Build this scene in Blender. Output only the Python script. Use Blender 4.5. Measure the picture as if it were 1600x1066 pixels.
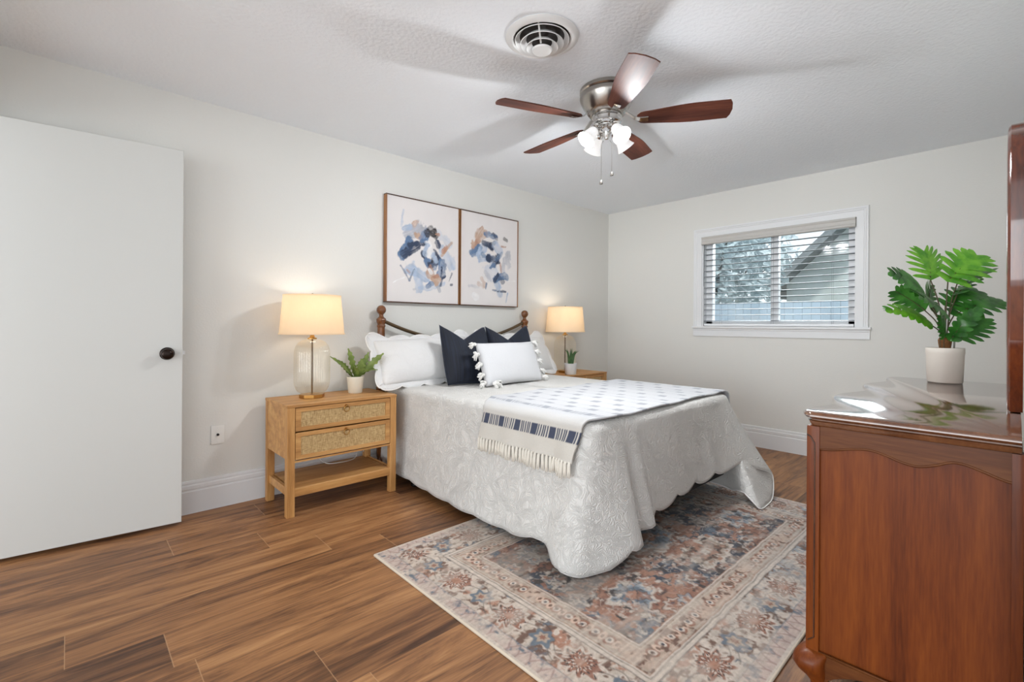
import bpy, bmesh, math, random
import numpy as np
from mathutils import Vector, Matrix, noise as mnoise
PI = math.pi
random.seed(7)
for o in list(bpy.data.objects): bpy.data.objects.remove(o, do_unlink=True)
S = bpy.context.scene
COL = S.collection

# ---------------------------------------------------------------- camera
YAW, ROLL, FPX, Y0 = 0.8166, -0.00617, 740.0, 507.55
cd = bpy.data.cameras.new('camera'); cam = bpy.data.objects.new('camera', cd); COL.objects.link(cam)
cam.location = (-4.6857, -3.3234, 1.1205)
cam.rotation_euler = (Matrix.Rotation(YAW - PI/2, 4, 'Z') @ Matrix.Rotation(PI/2, 4, 'X') @ Matrix.Rotation(-ROLL, 4, 'Z')).to_euler()
cd.sensor_width = 36; cd.lens = FPX/1600*36
cd.shift_y = -(533-Y0)/1600
cd.clip_start = .02
S.camera = cam

# ---------------------------------------------------------------- world, big lights, exposure
W = bpy.data.worlds.new('sky'); S.world = W; W.use_nodes = True
bg = W.node_tree.nodes['Background']
bg.inputs['Color'].default_value = (.87, .94, 1.0, 1); bg.inputs['Strength'].default_value = 1.22
S.view_settings.view_transform = 'Standard'; S.view_settings.look = 'None'
S.view_settings.gamma = 1; S.view_settings.use_curve_mapping = False
S.view_settings.exposure = 0.21
def area(name, loc, target, sx, sy, power, color):
    l = bpy.data.lights.new(name, 'AREA'); l.shape = 'RECTANGLE'; l.size = sx; l.size_y = sy
    l.energy = power; l.color = color
    o = bpy.data.objects.new(name, l); COL.objects.link(o); o.location = loc
    o.rotation_euler = (Vector(target)-Vector(loc)).to_track_quat('-Z', 'Y').to_euler()
    return o
# two added fill lamps on the unseen open side, then sky daylight outside the window
area('added_side_fill', (-6.5, -3.4, 1.25), (0, -2.2, 1.5), 3.6, 2.3, 14, (.94, .975, 1.0))  # added lamp that fills the room from its open side
area('added_far_fill', (-10.5, -3.0, 1.25), (0, -2.2, 1.4), 5.0, 2.4, 180, (.94, .975, 1.0))  # added fill lamp farther out; no window stands there
area('window_daylight', (2.6, -1.8, 3.2), (0, -1.8, 1.5), 3.4, 2.8, 330, (.92, .97, 1.0))
sl = bpy.data.lights.new('sun', 'SUN'); sl.energy = 3.0; sl.angle = math.radians(3); sl.color = (1, .97, .92)
so = bpy.data.objects.new('sun', sl); COL.objects.link(so); so.rotation_euler = Vector((math.cos(math.radians(66)), .08, -math.sin(math.radians(66)))).to_track_quat('-Z', 'Y').to_euler()

# ---------------------------------------------------------------- node helpers
class G:
    def __init__(s, name):
        s.m = bpy.data.materials.new(name); s.m.use_nodes = True
        s.t = s.m.node_tree; s.b = s.t.nodes['Principled BSDF']; s.out = s.t.nodes['Material Output']
    def n(s, typ, props=None, **ins):
        nd = s.t.nodes.new('ShaderNode'+typ)
        for k, v in (props or {}).items(): setattr(nd, k, v)
        for k, v in ins.items():
            k2 = k.replace('_', ' ')
            sock = nd.inputs[int(k[1:])] if (k[0] == 'i' and k[1:].isdigit()) else nd.inputs[k2]
            s.set(sock, v)
        return nd
    def set(s, sock, v):
        if isinstance(v, bpy.types.NodeSocket): s.t.links.new(v, sock)
        elif isinstance(v, bpy.types.Node): s.t.links.new(v.outputs[0], sock)
        else:
            if sock.type == 'RGBA' and len(v) == 3: v = (*v, 1)
            sock.default_value = v
    def math(s, op, a, b=0.0, c=0.0):
        nd = s.t.nodes.new('ShaderNodeMath'); nd.operation = op
        s.set(nd.inputs[0], a); s.set(nd.inputs[1], b); s.set(nd.inputs[2], c); return nd.outputs[0]
    def mix(s, f, a, b, mode='MIX'):
        nd = s.t.nodes.new('ShaderNodeMix'); nd.data_type = 'RGBA'; nd.blend_type = mode
        s.set(nd.inputs[0], f); s.set(nd.inputs[6], a); s.set(nd.inputs[7], b); return nd.outputs[2]
    def ramp(s, f, stops):
        nd = s.t.nodes.new('ShaderNodeValToRGB'); e = nd.color_ramp.elements
        while len(e) < len(stops): e.new(.5)
        for el, (p, c) in zip(e, stops): el.position = p; el.color = (*c, 1)
        s.set(nd.inputs[0], f); return nd.outputs[0]
    def P(s, **k):
        for a, v in k.items(): s.set(s.b.inputs[a.replace('_', ' ')], v)
        return s
    def bump(s, h, strength=.3, dist=.01):
        nd = s.n('Bump', Height=h, Strength=strength, Distance=dist); s.set(s.b.inputs['Normal'], nd.outputs[0]); return s
    def obj(s): return s.n('TexCoord').outputs['Object']
    def map(s, v, scale=(1,1,1), rot=(0,0,0), loc=(0,0,0)):
        return s.n('Mapping', Vector=v, Scale=scale, Rotation=rot, Location=loc).outputs[0]

def c8(r, g, b):
    f = lambda x: (x/255/12.92 if x/255 <= .04045 else ((x/255+.055)/1.055)**2.4)
    return (f(r), f(g), f(b))

def plain(name, col, rough=.5, metal=0., bump=0., bscale=200., bdist=.002, var=0., **kw):
    g = G(name); g.P(Roughness=rough, Metallic=metal)
    o = g.obj()
    if var > 0:
        nz = g.n('TexNoise', Vector=o, Scale=9.0, Detail=4.0)
        g.P(Base_Color=g.mix(nz.outputs[0], tuple(x*(1-var) for x in col), tuple(min(1, x*(1+var)) for x in col)))
    else: g.P(Base_Color=col)
    if bump > 0:
        nz = g.n('TexNoise', Vector=o, Scale=bscale, Detail=3.0)
        g.bump(nz.outputs[0], bump, bdist)
    for k, v in kw.items(): g.P(**{k: v})
    return g.m

def wood(name, dark, mid, light, axis='X', stretch=18., scale=3.0, rough=.4, coat=0., bump=.1):
    g = G(name); o = g.obj()
    sc = {'X': (1, stretch, stretch), 'Y': (stretch, 1, stretch), 'Z': (stretch, stretch, 1)}[axis]
    v = g.map(o, tuple(scale*x/4 for x in sc))
    n1 = g.n('TexNoise', Vector=v, Scale=1.0, Detail=6.0, Roughness=.6, Distortion=.3).outputs[0]
    v2 = g.map(o, tuple(scale*x*3 for x in sc))
    n2 = g.n('TexNoise', Vector=v2, Scale=1.0, Detail=3.0).outputs[0]
    f = g.math('ADD', g.math('MULTIPLY', n1, .75), g.math('MULTIPLY', n2, .25))
    colr = g.ramp(f, [(.32, dark), (.5, mid), (.68, light)])
    g.P(Base_Color=colr, Roughness=rough)
    if coat: g.P(Coat_Weight=coat, Coat_Roughness=.08)
    if bump: g.bump(n2, bump, .0008)
    return g.m

# ---------------------------------------------------------------- materials
M = {}
M['wall'] = plain('wall_paint', c8(224, 223, 218), .6, bump=.25, bscale=90, bdist=.003)
M['ceil'] = plain('ceiling_texture', c8(244, 249, 254), .8, bump=.6, bscale=55, bdist=.006)
M['trim'] = plain('white_trim_paint', c8(230, 231, 232), .35)
M['door'] = plain('door_paint', c8(207, 207, 203), .45, bump=.05, bscale=60)
M['bronze'] = plain('oil_rubbed_bronze', c8(38, 26, 20), .3, .7)
M['plate'] = plain('switch_plate_plastic', c8(232, 231, 226), .3)
M['black'] = plain('black_plastic', c8(22, 22, 22), .4)
M['gold'] = plain('brushed_gold', c8(196, 152, 88), .28, 1.)
M['nickel'] = plain('brushed_nickel', c8(168, 162, 155), .25, 1.)
M['chrome'] = plain('polished_nickel', c8(205, 203, 200), .12, 1.)
M['darkmetal'] = plain('aged_brass_tube', c8(112, 92, 70), .38, .85)
M['blackmetal'] = plain('black_steel', c8(20, 18, 17), .4, .5)
M['white_metal'] = plain('white_enamel', c8(225, 225, 224), .35)
M['duct'] = plain('dark_duct', c8(38, 32, 28), .8)
M['blind'] = plain('grey_blind_slat', c8(96, 102, 108), .4)
M['valance'] = plain('blind_valance', c8(196, 193, 188), .45)
M['vinyl'] = plain('white_vinyl', c8(240, 241, 243), .35)
M['oak'] = wood('honey_oak', c8(154, 106, 56), c8(192, 140, 82), c8(216, 170, 108), 'X', 16, 5, .45)
M['oakz'] = wood('honey_oak_upright', c8(154, 106, 56), c8(192, 140, 82), c8(216, 170, 108), 'Z', 16, 5, .45)
M['postwood'] = wood('turned_post_wood', c8(56, 28, 10), c8(100, 56, 24), c8(128, 78, 38), 'Z', 8, 6, .25, .5)
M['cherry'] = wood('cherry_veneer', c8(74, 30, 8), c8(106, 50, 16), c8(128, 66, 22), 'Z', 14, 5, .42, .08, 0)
M['cherryx'] = wood('cherry_band', c8(66, 32, 12), c8(94, 52, 24), c8(118, 72, 36), 'Y', 12, 5, .42, .08, 0)
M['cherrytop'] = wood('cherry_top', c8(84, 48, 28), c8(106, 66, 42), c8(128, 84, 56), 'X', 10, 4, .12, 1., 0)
M['mirrorwood'] = wood('mirror_frame_wood', c8(64, 26, 10), c8(108, 48, 20), c8(134, 66, 28), 'Z', 10, 4, .2, .7, 0)
M['walnut'] = wood('walnut_blade', c8(54, 28, 22), c8(90, 48, 36), c8(118, 68, 50), 'X', 14, 5, .55, .0)
for k_ in ('cherry', 'cherryx', 'walnut'): M[k_].node_tree.nodes['Principled BSDF'].inputs['Specular IOR Level'].default_value = .22
M['fwood'] = wood('frame_wood', c8(104, 66, 36), c8(140, 94, 54), c8(166, 116, 70), 'Z', 10, 6, .45)
M['fdark'] = wood('frame_dark_wood', c8(52, 30, 20), c8(78, 48, 32), c8(100, 66, 44), 'X', 10, 6, .45)
M['silver'] = plain('mirror_silver', c8(235, 235, 235), .02, 1.)
M['navy'] = None

def cloth(name, col, weave=900., bump=.3, dist=.001, rough=.9, sheen=.25, var=.04):
    g = G(name); o = g.obj()
    w1 = g.n('TexNoise', Vector=o, Scale=weave, Detail=2.0).outputs[0]
    n2 = g.n('TexNoise', Vector=o, Scale=7.0, Detail=3.0).outputs[0]
    g.P(Base_Color=g.mix(n2, tuple(x*(1-var) for x in col), tuple(min(1., x*(1+var)) for x in col)), Roughness=rough, Sheen_Weight=sheen)
    g.bump(w1, bump, dist); return g.m

def quilt_mat():
    g = G('white_matelasse'); o = g.obj()
    nz = g.n('TexNoise', Vector=o, Scale=11.0, Detail=1.5, Distortion=1.3).outputs[0]
    s1 = g.math('SINE', g.math('MULTIPLY', nz, 70.0))
    n2 = g.n('TexNoise', Vector=o, Scale=60.0, Detail=2.0).outputs[0]
    h = g.math('ADD', g.math('MULTIPLY', g.math('ABSOLUTE', s1), .8), g.math('MULTIPLY', n2, .6))
    g.P(Base_Color=c8(219, 217, 213), Roughness=.9, Sheen_Weight=.1)
    g.bump(h, .55, .007); return g.m
M['quilt'] = quilt_mat()
M['piping'] = cloth('white_binding', c8(234, 232, 229), 300)
M['sham'] = cloth('white_cotton', c8(232, 232, 232), 40, .25, .004)
def sham_mat():
    g = G('white_quilted_cotton'); o = g.obj()
    nz = g.n('TexNoise', Vector=o, Scale=6.0, Detail=1.5, Distortion=1.0).outputs[0]
    s1 = g.math('ABSOLUTE', g.math('SINE', g.math('MULTIPLY', nz, 55.0)))
    g.P(Base_Color=c8(222, 221, 220), Roughness=.9, Sheen_Weight=.1); g.bump(s1, .25, .004); return g.m
M['sham'] = sham_mat()
def navy_mat():
    g = G('navy_velvet'); o = g.obj()
    v = g.map(o, (160, 12, 3))
    n = g.n('TexNoise', Vector=v, Scale=1.0, Detail=3.0).outputs[0]
    g.P(Base_Color=g.ramp(n, [(.3, c8(8, 10, 18)), (.7, c8(22, 31, 50))]), Roughness=.8, Sheen_Weight=.25, Sheen_Roughness=.4, Sheen_Tint=c8(90, 110, 150))
    g.bump(n, .4, .003); return g.m
M['navy'] = navy_mat()
M['lumbar'] = cloth('white_slub_linen', c8(208, 208, 210), 110, .5, .003)
M['yarn'] = cloth('white_yarn', c8(232, 230, 226), 150, .6, .004)
M['fringe'] = cloth('cream_fringe', c8(226, 220, 208), 220, .5, .003)
M['boxspring'] = cloth('beige_box_spring_cloth', c8(178, 166, 152), 300)
M['mattress'] = cloth('white_mattress_cloth', c8(225, 223, 220), 200)

def attr_mat(name, rough=.95, bump=.4, bscale=500., dist=.002, sheen=.2, nvar=.12):
    g = G(name); a = g.n('Attribute', {'attribute_name': 'Col'}).outputs['Color']
    o = g.obj(); nz = g.n('TexNoise', Vector=o, Scale=bscale, Detail=2.0).outputs[0]
    f = g.math('MULTIPLY_ADD', nz, 2*nvar, 1-nvar)
    mul = g.n('VectorMath', {'operation': 'SCALE'}, Vector=a, Scale=f).outputs[0]
    g.P(Base_Color=mul, Roughness=rough, Sheen_Weight=sheen); g.bump(nz, bump, dist); return g.m
M['rug'] = attr_mat('distressed_rug_pile', nvar=.18, bscale=350.)
M['throw'] = attr_mat('woven_throw', nvar=.06, bscale=260., bump=.5, dist=.004)
M['canvas'] = attr_mat('painted_canvas', .8, .15, 700, .001, 0., .03)

def shade_mat():
    g = G('linen_lamp_shade'); t = g.t
    o = g.obj()
    v = g.map(o, (260, 260, 20)); nz = g.n('TexNoise', Vector=v, Scale=1.0, Detail=2.0).outputs[0]
    col = g.mix(nz, c8(244, 228, 200), c8(252, 242, 222))
    d = g.n('BsdfDiffuse', Color=col); tr = g.n('BsdfTranslucent', Color=c8(255, 240, 218))
    mx = g.n('MixShader', Fac=.55, i1=d.outputs[0], i2=tr.outputs[0])
    t.links.new(mx.outputs[0], g.out.inputs['Surface']); return g.m
M['shade'] = shade_mat()

def glass_mat(name, tint, spec=.6, edge=.35):
    g = G(name); t = g.t
    lw = g.n('LayerWeight', Blend=.35)
    tr = g.n('BsdfTransparent', Color=tint)
    gl = g.n('BsdfGlossy', Color=(1, 1, 1), Roughness=.05)
    f = g.math('MULTIPLY_ADD', lw.outputs['Facing'], edge, .04)
    mx = g.n('MixShader', Fac=f, i1=tr.outputs[0], i2=gl.outputs[0])
    t.links.new(mx.outputs[0], g.out.inputs['Surface']); return g.m
M['lampglass'] = glass_mat('champagne_ribbed_glass', c8(254, 252, 247), edge=.30)
M['pane'] = glass_mat('window_glass', (.96, .98, .98), edge=.25)

def frosted():
    g = G('frosted_glass_lit'); g.P(Base_Color=(.8, .8, .8), Roughness=.4, Emission_Color=(1, .99, .98), Emission_Strength=.40); return g.m
M['frost'] = frosted()
def bulbm():
    g = G('bulb_lit'); g.P(Base_Color=(1, 1, 1), Emission_Color=(1, .97, .92), Emission_Strength=6.0); return g.m
M['bulb'] = bulbm()
def bulbw():
    g = G('warm_bulb_lit'); g.P(Base_Color=(1, 1, 1), Emission_Color=(1, .84, .62), Emission_Strength=5.0); return g.m
M['bulbw'] = bulbw()

def floor_mat():
    g = G('brown_vinyl_planks'); o = g.obj()
    xyz = g.n('SeparateXYZ', Vector=o)
    x, y = xyz.outputs[0], xyz.outputs[1]
    PW, PL = .225, 1.22
    r = g.math('DIVIDE', g.math('ADD', y, .105), PW); row = g.math('FLOOR', r)
    rn = g.n('TexWhiteNoise', {'noise_dimensions': '1D'}, W=row).outputs[0]
    u = g.math('ADD', g.math('DIVIDE', x, PL), g.math('MULTIPLY', rn, 7.0)); idx = g.math('FLOOR', u)
    cv = g.n('CombineXYZ', X=row, Y=idx, Z=0.0)
    pr = g.n('TexWhiteNoise', {'noise_dimensions': '2D'}, Vector=cv.outputs[0])
    pid = pr.outputs[0]
    gx = g.math('MULTIPLY_ADD', x, .9, g.math('MULTIPLY', pid, 40.0))
    gv = g.n('CombineXYZ', X=gx, Y=g.math('MULTIPLY', y, 6.5), Z=g.math('MULTIPLY', pid, 9.0))
    n1 = g.n('TexNoise', Vector=gv.outputs[0], Scale=1.5, Detail=8.0, Roughness=.66, Distortion=1.4).outputs[0]
    gv2 = g.n('CombineXYZ', X=g.math('MULTIPLY', gx, 4.0), Y=g.math('MULTIPLY', y, 130.0), Z=pid)
    n2 = g.n('TexNoise', Vector=gv2.outputs[0], Scale=1.0, Detail=3.0).outputs[0]
    n3 = g.n('TexNoise', Vector=g.n('CombineXYZ', X=g.math('MULTIPLY', gx, 2.0), Y=g.math('MULTIPLY', y, 42.0), Z=pid).outputs[0], Scale=1.0, Detail=5.0, Roughness=.7, Distortion=.6).outputs[0]
    f = g.math('ADD', g.math('MULTIPLY', n1, .58), g.math('ADD', g.math('MULTIPLY', n2, .18), g.math('MULTIPLY', n3, .24)))
    f = g.math('MULTIPLY_ADD', g.math('SUBTRACT', f, .5), 1.25, .5)
    f = g.math('ADD', f, g.math('MULTIPLY_ADD', pid, .20, -.10))
    col = g.ramp(f, [(.30, c8(72, 46, 30)), (.42, c8(114, 77, 50)), (.53, c8(152, 106, 68)), (.70, c8(186, 138, 92))])
    # plank seams, a touch paler than the boards
    fr = g.math('FRACT', r); dr = g.math('MULTIPLY', g.math('MINIMUM', fr, g.math('SUBTRACT', 1.0, fr)), PW)
    fu = g.math('FRACT', u); du = g.math('MULTIPLY', g.math('MINIMUM', fu, g.math('SUBTRACT', 1.0, fu)), PL)
    sl = g.math('LESS_THAN', du, .0016); sd = g.math('LESS_THAN', dr, .0011)
    col = g.mix(g.math('MULTIPLY', sl, .55), col, c8(190, 150, 112))
    col = g.mix(g.math('MULTIPLY', sd, .45), col, c8(84, 58, 42))
    g.P(Base_Color=col, Roughness=g.math('MULTIPLY_ADD', n2, .15, .36))
    g.bump(g.math('ADD', n2, g.math('MULTIPLY', g.math('ADD', sl, sd), -1.0)), .15, .001)
    return g.m
M['floor'] = floor_mat(); M['floor'].node_tree.nodes['Principled BSDF'].inputs['Specular IOR Level'].default_value = .35

def rattan():
    g = G('woven_rattan'); o = g.obj()
    v1 = g.n('TexNoise', Vector=g.map(o, (420, 420, 40)), Scale=1.0, Detail=2.0).outputs[0]
    v2 = g.n('TexNoise', Vector=g.map(o, (40, 40, 420)), Scale=1.0, Detail=2.0).outputs[0]
    f = g.math('ADD', g.math('MULTIPLY', v1, .5), g.math('MULTIPLY', v2, .5))
    g.P(Base_Color=g.ramp(f, [(.36, c8(142, 112, 70)), (.5, c8(186, 154, 104)), (.64, c8(212, 184, 136))]), Roughness=.7); g.bump(f, .5, .002); return g.m
M['rattan'] = rattan()

def leafm(name, c1, c2, vein, rough=.35, trans=.15):
    g = G(name); o = g.obj()
    nz = g.n('TexNoise', Vector=o, Scale=22.0, Detail=3.0).outputs[0]
    g.P(Base_Color=g.ramp(nz, [(.35, c1), (.65, c2)]), Roughness=rough)
    g.b.inputs['Subsurface Weight'].default_value = 0.0
    d = g.b; tr = g.n('BsdfTranslucent', Color=c2)
    mx = g.n('MixShader', Fac=trans, i1=d.outputs[0], i2=tr.outputs[0]); g.t.links.new(mx.outputs[0], g.out.inputs['Surface'])
    return g.m
M['leafd'] = leafm('dark_green_leaf', c8(30, 82, 28), c8(66, 134, 46), None, .3)
M['leafb'] = leafm('bright_green_leaf', c8(64, 140, 28), c8(120, 186, 50), None, .3)
M['leaff'] = leafm('olive_green_frond', c8(88, 110, 46), c8(136, 154, 80), None, .45)
M['leafa'] = leafm('aloe_green', c8(46, 84, 48), c8(96, 130, 76), None, .4)
M['stem'] = plain('plant_stem', c8(70, 62, 36), .6)
M['bark'] = plain('fibrous_trunk', c8(120, 78, 40), .9, bump=1., bscale=60, bdist=.01, var=.4)
M['soil'] = plain('dark_soil', c8(44, 32, 24), 1., bump=1., bscale=90, bdist=.01)
M['ceramic'] = plain('cream_ceramic', c8(226, 220, 204), .45, bump=.1, bscale=200)
M['ceramicw'] = plain('white_ceramic', c8(226, 226, 226), .4)
M['stone'] = plain('speckled_stone_pot', c8(222, 214, 204), .6, bump=.3, bscale=150, var=.06)

# ---------------------------------------------------------------- object helpers
WL = {}
def tag(o, label=None, cat=None, group=None, kind=None):
    if label: o['label'] = label
    if cat: o['category'] = cat
    if group: o['group'] = group
    if kind: o['kind'] = kind
    return o
def thing(name, label, cat, loc=(0,0,0), rz=0., group=None):
    o = bpy.data.objects.new(name, None); COL.objects.link(o); o.empty_display_size = .05
    o.location = loc; o.rotation_euler = (0, 0, rz)
    return tag(o, label, cat, group)
def obj(name, bm, m, parent=None, smooth=None, label=None):
    """links bm as ONE mesh object; parts are written in their thing's own frame"""
    me = bpy.data.meshes.new(name)
    bmesh.ops.recalc_face_normals(bm, faces=bm.faces) if not getattr(bm, 'keepn', False) else None
    bm.to_mesh(me); bm.free()
    me.materials.append(M[m] if isinstance(m, str) else m)
    if smooth is not None:
        me.shade_smooth()
        if smooth < 179: me.set_sharp_from_angle(angle=math.radians(smooth))
    o = bpy.data.objects.new(name, me); COL.objects.link(o)
    if parent: o.parent = parent
    if label: o['label'] = label
    return o
def struct(name, bm, m, parent=None, smooth=None, label=None, cat=None):
    o = obj(name, bm, m, parent, smooth)
    if parent is None: tag(o, label, cat, kind='structure')
    return o
def copy_tree(o, parent=None):
    c = o.copy(); COL.objects.link(c); c.parent = parent
    for ch in list(o.children): copy_tree(ch, c)
    return c
def new(): return bmesh.new()
def box(bm, x0, x1, y0, y1, z0, z1, bev=0., seg=2, mat=None):
    t = bmesh.new(); bmesh.ops.create_cube(t, size=1)
    for v in t.verts: v.co = Vector(((x0+x1)/2+v.co.x*(x1-x0), (y0+y1)/2+v.co.y*(y1-y0), (z0+z1)/2+v.co.z*(z1-z0)))
    if bev > 0: bmesh.ops.bevel(t, geom=t.edges[:], offset=bev, segments=seg, affect='EDGES', profile=.7)
    merge(bm, t, mat); return bm
def merge(bm, t, mat=None):
    if mat is not None: bmesh.ops.transform(t, matrix=mat, verts=t.verts)
    vm = [bm.verts.new(v.co) for v in t.verts]; t.verts.index_update()
    for f in t.faces:
        try: bm.faces.new([vm[v.index] for v in f.verts])
        except ValueError: pass
    t.free()
def lathe(bm, prof, n=32, cx=0., cy=0., cap=True, fl=None):
    """prof: [(r,z)...]; fl(r,z,angle)->r for fluting"""
    rings = []
    for r, z in prof:
        if r < 1e-5: rings.append([bm.verts.new((cx, cy, z))]*n); continue
        ring = []
        for i in range(n):
            a = 2*PI*i/n; rr = fl(r, z, a) if fl else r
            ring.append(bm.verts.new((cx+rr*math.cos(a), cy+rr*math.sin(a), z)))
        rings.append(ring)
    for a, b in zip(rings, rings[1:]):
        for i in range(n):
            j = (i+1) % n; vs = []
            for v in (a[i], a[j], b[j], b[i]):
                if v not in vs: vs.append(v)
            if len(vs) > 2:
                try: bm.faces.new(vs)
                except ValueError: pass
    if cap:
        for r in (rings[0], rings[-1]):
            if len(set(r)) > 2:
                try: bm.faces.new(r)
                except ValueError: pass
    return bm
def tube(bm, pts, rad, n=8, closed=False):
    pts = [Vector(p) for p in pts]; N = len(pts); rings = []
    up = None
    for i, p in enumerate(pts):
        if closed: d = pts[(i+1) % N]-pts[i-1]
        else: d = pts[min(i+1, N-1)]-pts[max(i-1, 0)]
        d = d.normalized() if d.length > 1e-9 else Vector((0, 0, 1))
        if up is None: up = Vector((0, 0, 1)) if abs(d.z) < .9 else Vector((1, 0, 0))
        u = d.cross(up)
        if u.length < 1e-6: u = d.cross(Vector((0, 1, .01)))
        u.normalize(); w = u.cross(d).normalized(); up = w
        r = rad[i] if isinstance(rad, (list, tuple)) else rad
        rings.append([bm.verts.new(p+u*math.cos(2*PI*k/n)*r+w*math.sin(2*PI*k/n)*r) for k in range(n)])
    pr = list(zip(rings, rings[1:])) + ([(rings[-1], rings[0])] if closed else [])
    for a, b in pr:
        for k in range(n): bm.faces.new((a[k], a[(k+1) % n], b[(k+1) % n], b[k]))
    if not closed:
        bm.faces.new(rings[0]); bm.faces.new(rings[-1])
    return bm
def sphere(bm, c, r, seg=16, rings=10, sc=(1,1,1)):
    t = bmesh.new(); bmesh.ops.create_uvsphere(t, u_segments=seg, v_segments=rings, radius=r)
    merge(bm, t, Matrix.Translation(c) @ Matrix.Diagonal((*sc, 1))); return bm
def prism(bm, pts2, h0, h1, axis='Z'):
    """extrude a closed outline: axis Z -> (x,y), axis X -> (y,z), axis Y -> (x,z)"""
    f = {'Z': lambda p, h: (p[0], p[1], h), 'X': lambda p, h: (h, p[0], p[1]), 'Y': lambda p, h: (p[0], h, p[1])}[axis]
    a = [bm.verts.new(f(p, h0)) for p in pts2]; b = [bm.verts.new(f(p, h1)) for p in pts2]; n = len(a)
    bm.faces.new(a); bm.faces.new(b[::-1])
    for i in range(n): bm.faces.new((a[i], a[(i+1) % n], b[(i+1) % n], b[i]))
    return bm
def sweep_profile(bm, prof, path):
    """prof: [(out,z)] swept along path of (point, outward dir)"""
    rings = [[bm.verts.new(Vector(p)+Vector(d)*o+Vector((0, 0, z))) for o, z in prof] for p, d in path]
    for a, b in zip(rings, rings[1:]):
        for i in range(len(prof)-1): bm.faces.new((a[i], a[i+1], b[i+1], b[i]))
    bm.faces.new(rings[0]); bm.faces.new(rings[-1][::-1]); return bm
def catmull(P, n):
    P = [np.array(p, float) for p in P]; out = []
    Q = [2*P[0]-P[1]]+P+[2*P[-1]-P[-2]]
    for i in range(1, len(Q)-2):
        for k in range(n):
            t = k/n; a, b, c, d = Q[i-1], Q[i], Q[i+1], Q[i+2]
            out.append(.5*((2*b)+(-a+c)*t+(2*a-5*b+4*c-d)*t*t+(-a+3*b-3*c+d)*t**3))
    out.append(P[-1]); return out
def smooth01(x): x = max(0., min(1., x)); return x*x*(3-2*x)

# ================================================================ THE SETTING
H = 2.44
bm = new(); box(bm, -6.6, .0, -5.6, .0, -.05, 0); struct('floor', bm, 'floor', label='brown wood-look vinyl plank floor', cat='floor')
bm = new(); box(bm, -6.6, .14, -5.6, .14, H, H+.06); struct('ceiling', bm, 'ceil', label='white textured ceiling', cat='ceiling')
bm = new(); box(bm, -6.6, .14, 0, .14, -.05, H); struct('wall_back', bm, 'wall', label='pale grey wall behind the bed', cat='wall')
# window wall with its opening
WY0, WY1, WZ0, WZ1 = -2.432, -1.145, 1.118, 2.015
bm = new()
box(bm, 0, .14, WY1, 0, -.05, H); box(bm, 0, .14, -3.5, WY0, -.05, H)
box(bm, 0, .14, WY0, WY1, -.05, WZ0-.012); box(bm, 0, .14, WY0, WY1, WZ1, H)
struct('wall_right', bm, 'wall', label='pale grey wall with the window', cat='wall')
bm = new(); box(bm, -3.25, .14, -3.48, -3.35, -.05, H); struct('wall_front', bm, 'wall', label='pale grey wall behind the dresser', cat='wall')
bm = new(); box(bm, -5.17, -5.05, -.085, 0, 0, H); box(bm, -5.17, -5.05, -1.25, -.93, 0, H); box(bm, -5.17, -5.05, -.93, -.085, 2.11, H)
struct('wall_left', bm, 'wall', label='short wall that carries the open white door', cat='wall')
# baseboards: flat board, bead and cove
BP = [(0, 0), (.016, 0), (.016, .128), (.0115, .134), (.0115, .139), (.0145, .144), (.0145, .162), (.009, .168), (.009, .173), (.0105, .177), (.0085, .189), (0, .191)]
bm = new(); sweep_profile(bm, BP, [((-5.05, 0, 0), (0, -1, 0)), ((0, 0, 0), (0, -1, 0))])
struct('baseboard_back', bm, 'trim', smooth=20, label='tall white moulded baseboard behind the bed', cat='baseboard')
bm = new(); sweep_profile(bm, BP, [((0, 0, 0), (-1, 0, 0)), ((0, -3.35, 0), (-1, 0, 0))])
struct('baseboard_right', bm, 'trim', smooth=20, label='tall white moulded baseboard under the window', cat='baseboard')
bm = new(); sweep_profile(bm, BP, [((0, -3.35, 0), (0, 1, 0)), ((-3.25, -3.35, 0), (0, 1, 0))])
struct('baseboard_front', bm, 'trim', smooth=20, label='tall white moulded baseboard behind the dresser', cat='baseboard')

# ---- window: casing, stool, apron, vinyl frame with a centre mullion, two panes
win = thing('window_1', 'white framed sliding window on the right hand wall', 'window', (0, -1.79, 1.1)); win['kind'] = 'structure'
wy = -1.79; wz = 1.1
def wbox(bm, x0, x1, y0, y1, z0, z1, b=0): box(bm, x0, x1, y0-wy, y1-wy, z0-wz, z1-wz, b)
CP = [(0, .0), (.012, .0), (.012, .048), (.017, .054), (.017, .062), (.021, .068), (.021, .080), (0, .084)]
def casing(y0, y1, z0, z1):
    """moulded casing mitred round three sides; profile runs outwards from the opening"""
    bm = new(); rings = []
    for d, w in CP:
        pass
    def ring(cy, cz, sy, sz): return [bm.verts.new((-d, cy+sy*w-wy, cz+sz*w-wz)) for d, w in CP]
    R = [ring(y1, z0, 1, 0), ring(y1, z1, 1, 1), ring(y0, z1, -1, 1), ring(y0, z0, -1, 0)]
    for a, b in zip(R, R[1:]):
        for i in range(len(CP)-1): bm.faces.new((a[i], a[i+1], b[i+1], b[i]))
    bm.faces.new(R[0]); bm.faces.new(R[-1]); return bm
obj('window_casing', casing(WY0, WY1, WZ0-.005, WZ1), 'trim', win, 20)
bm = new(); wbox(bm, -.034, .0, -2.532, -1.052, 1.098, 1.118, .004); wbox(bm, -.002, .135, WY0, WY1, 1.106, 1.118); obj('window_sill', bm, 'trim', win, 30)
bm = new(); sweep_profile(bm, [(0, 0), (.016, .0), (.016, .056), (.02, .062), (.02, .070), (.026, .078), (0, .078)], [((0, -2.524-wy, 1.02-wz), (-1, 0, 0)), ((0, -1.062-wy, 1.02-wz), (-1, 0, 0))])
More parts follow.
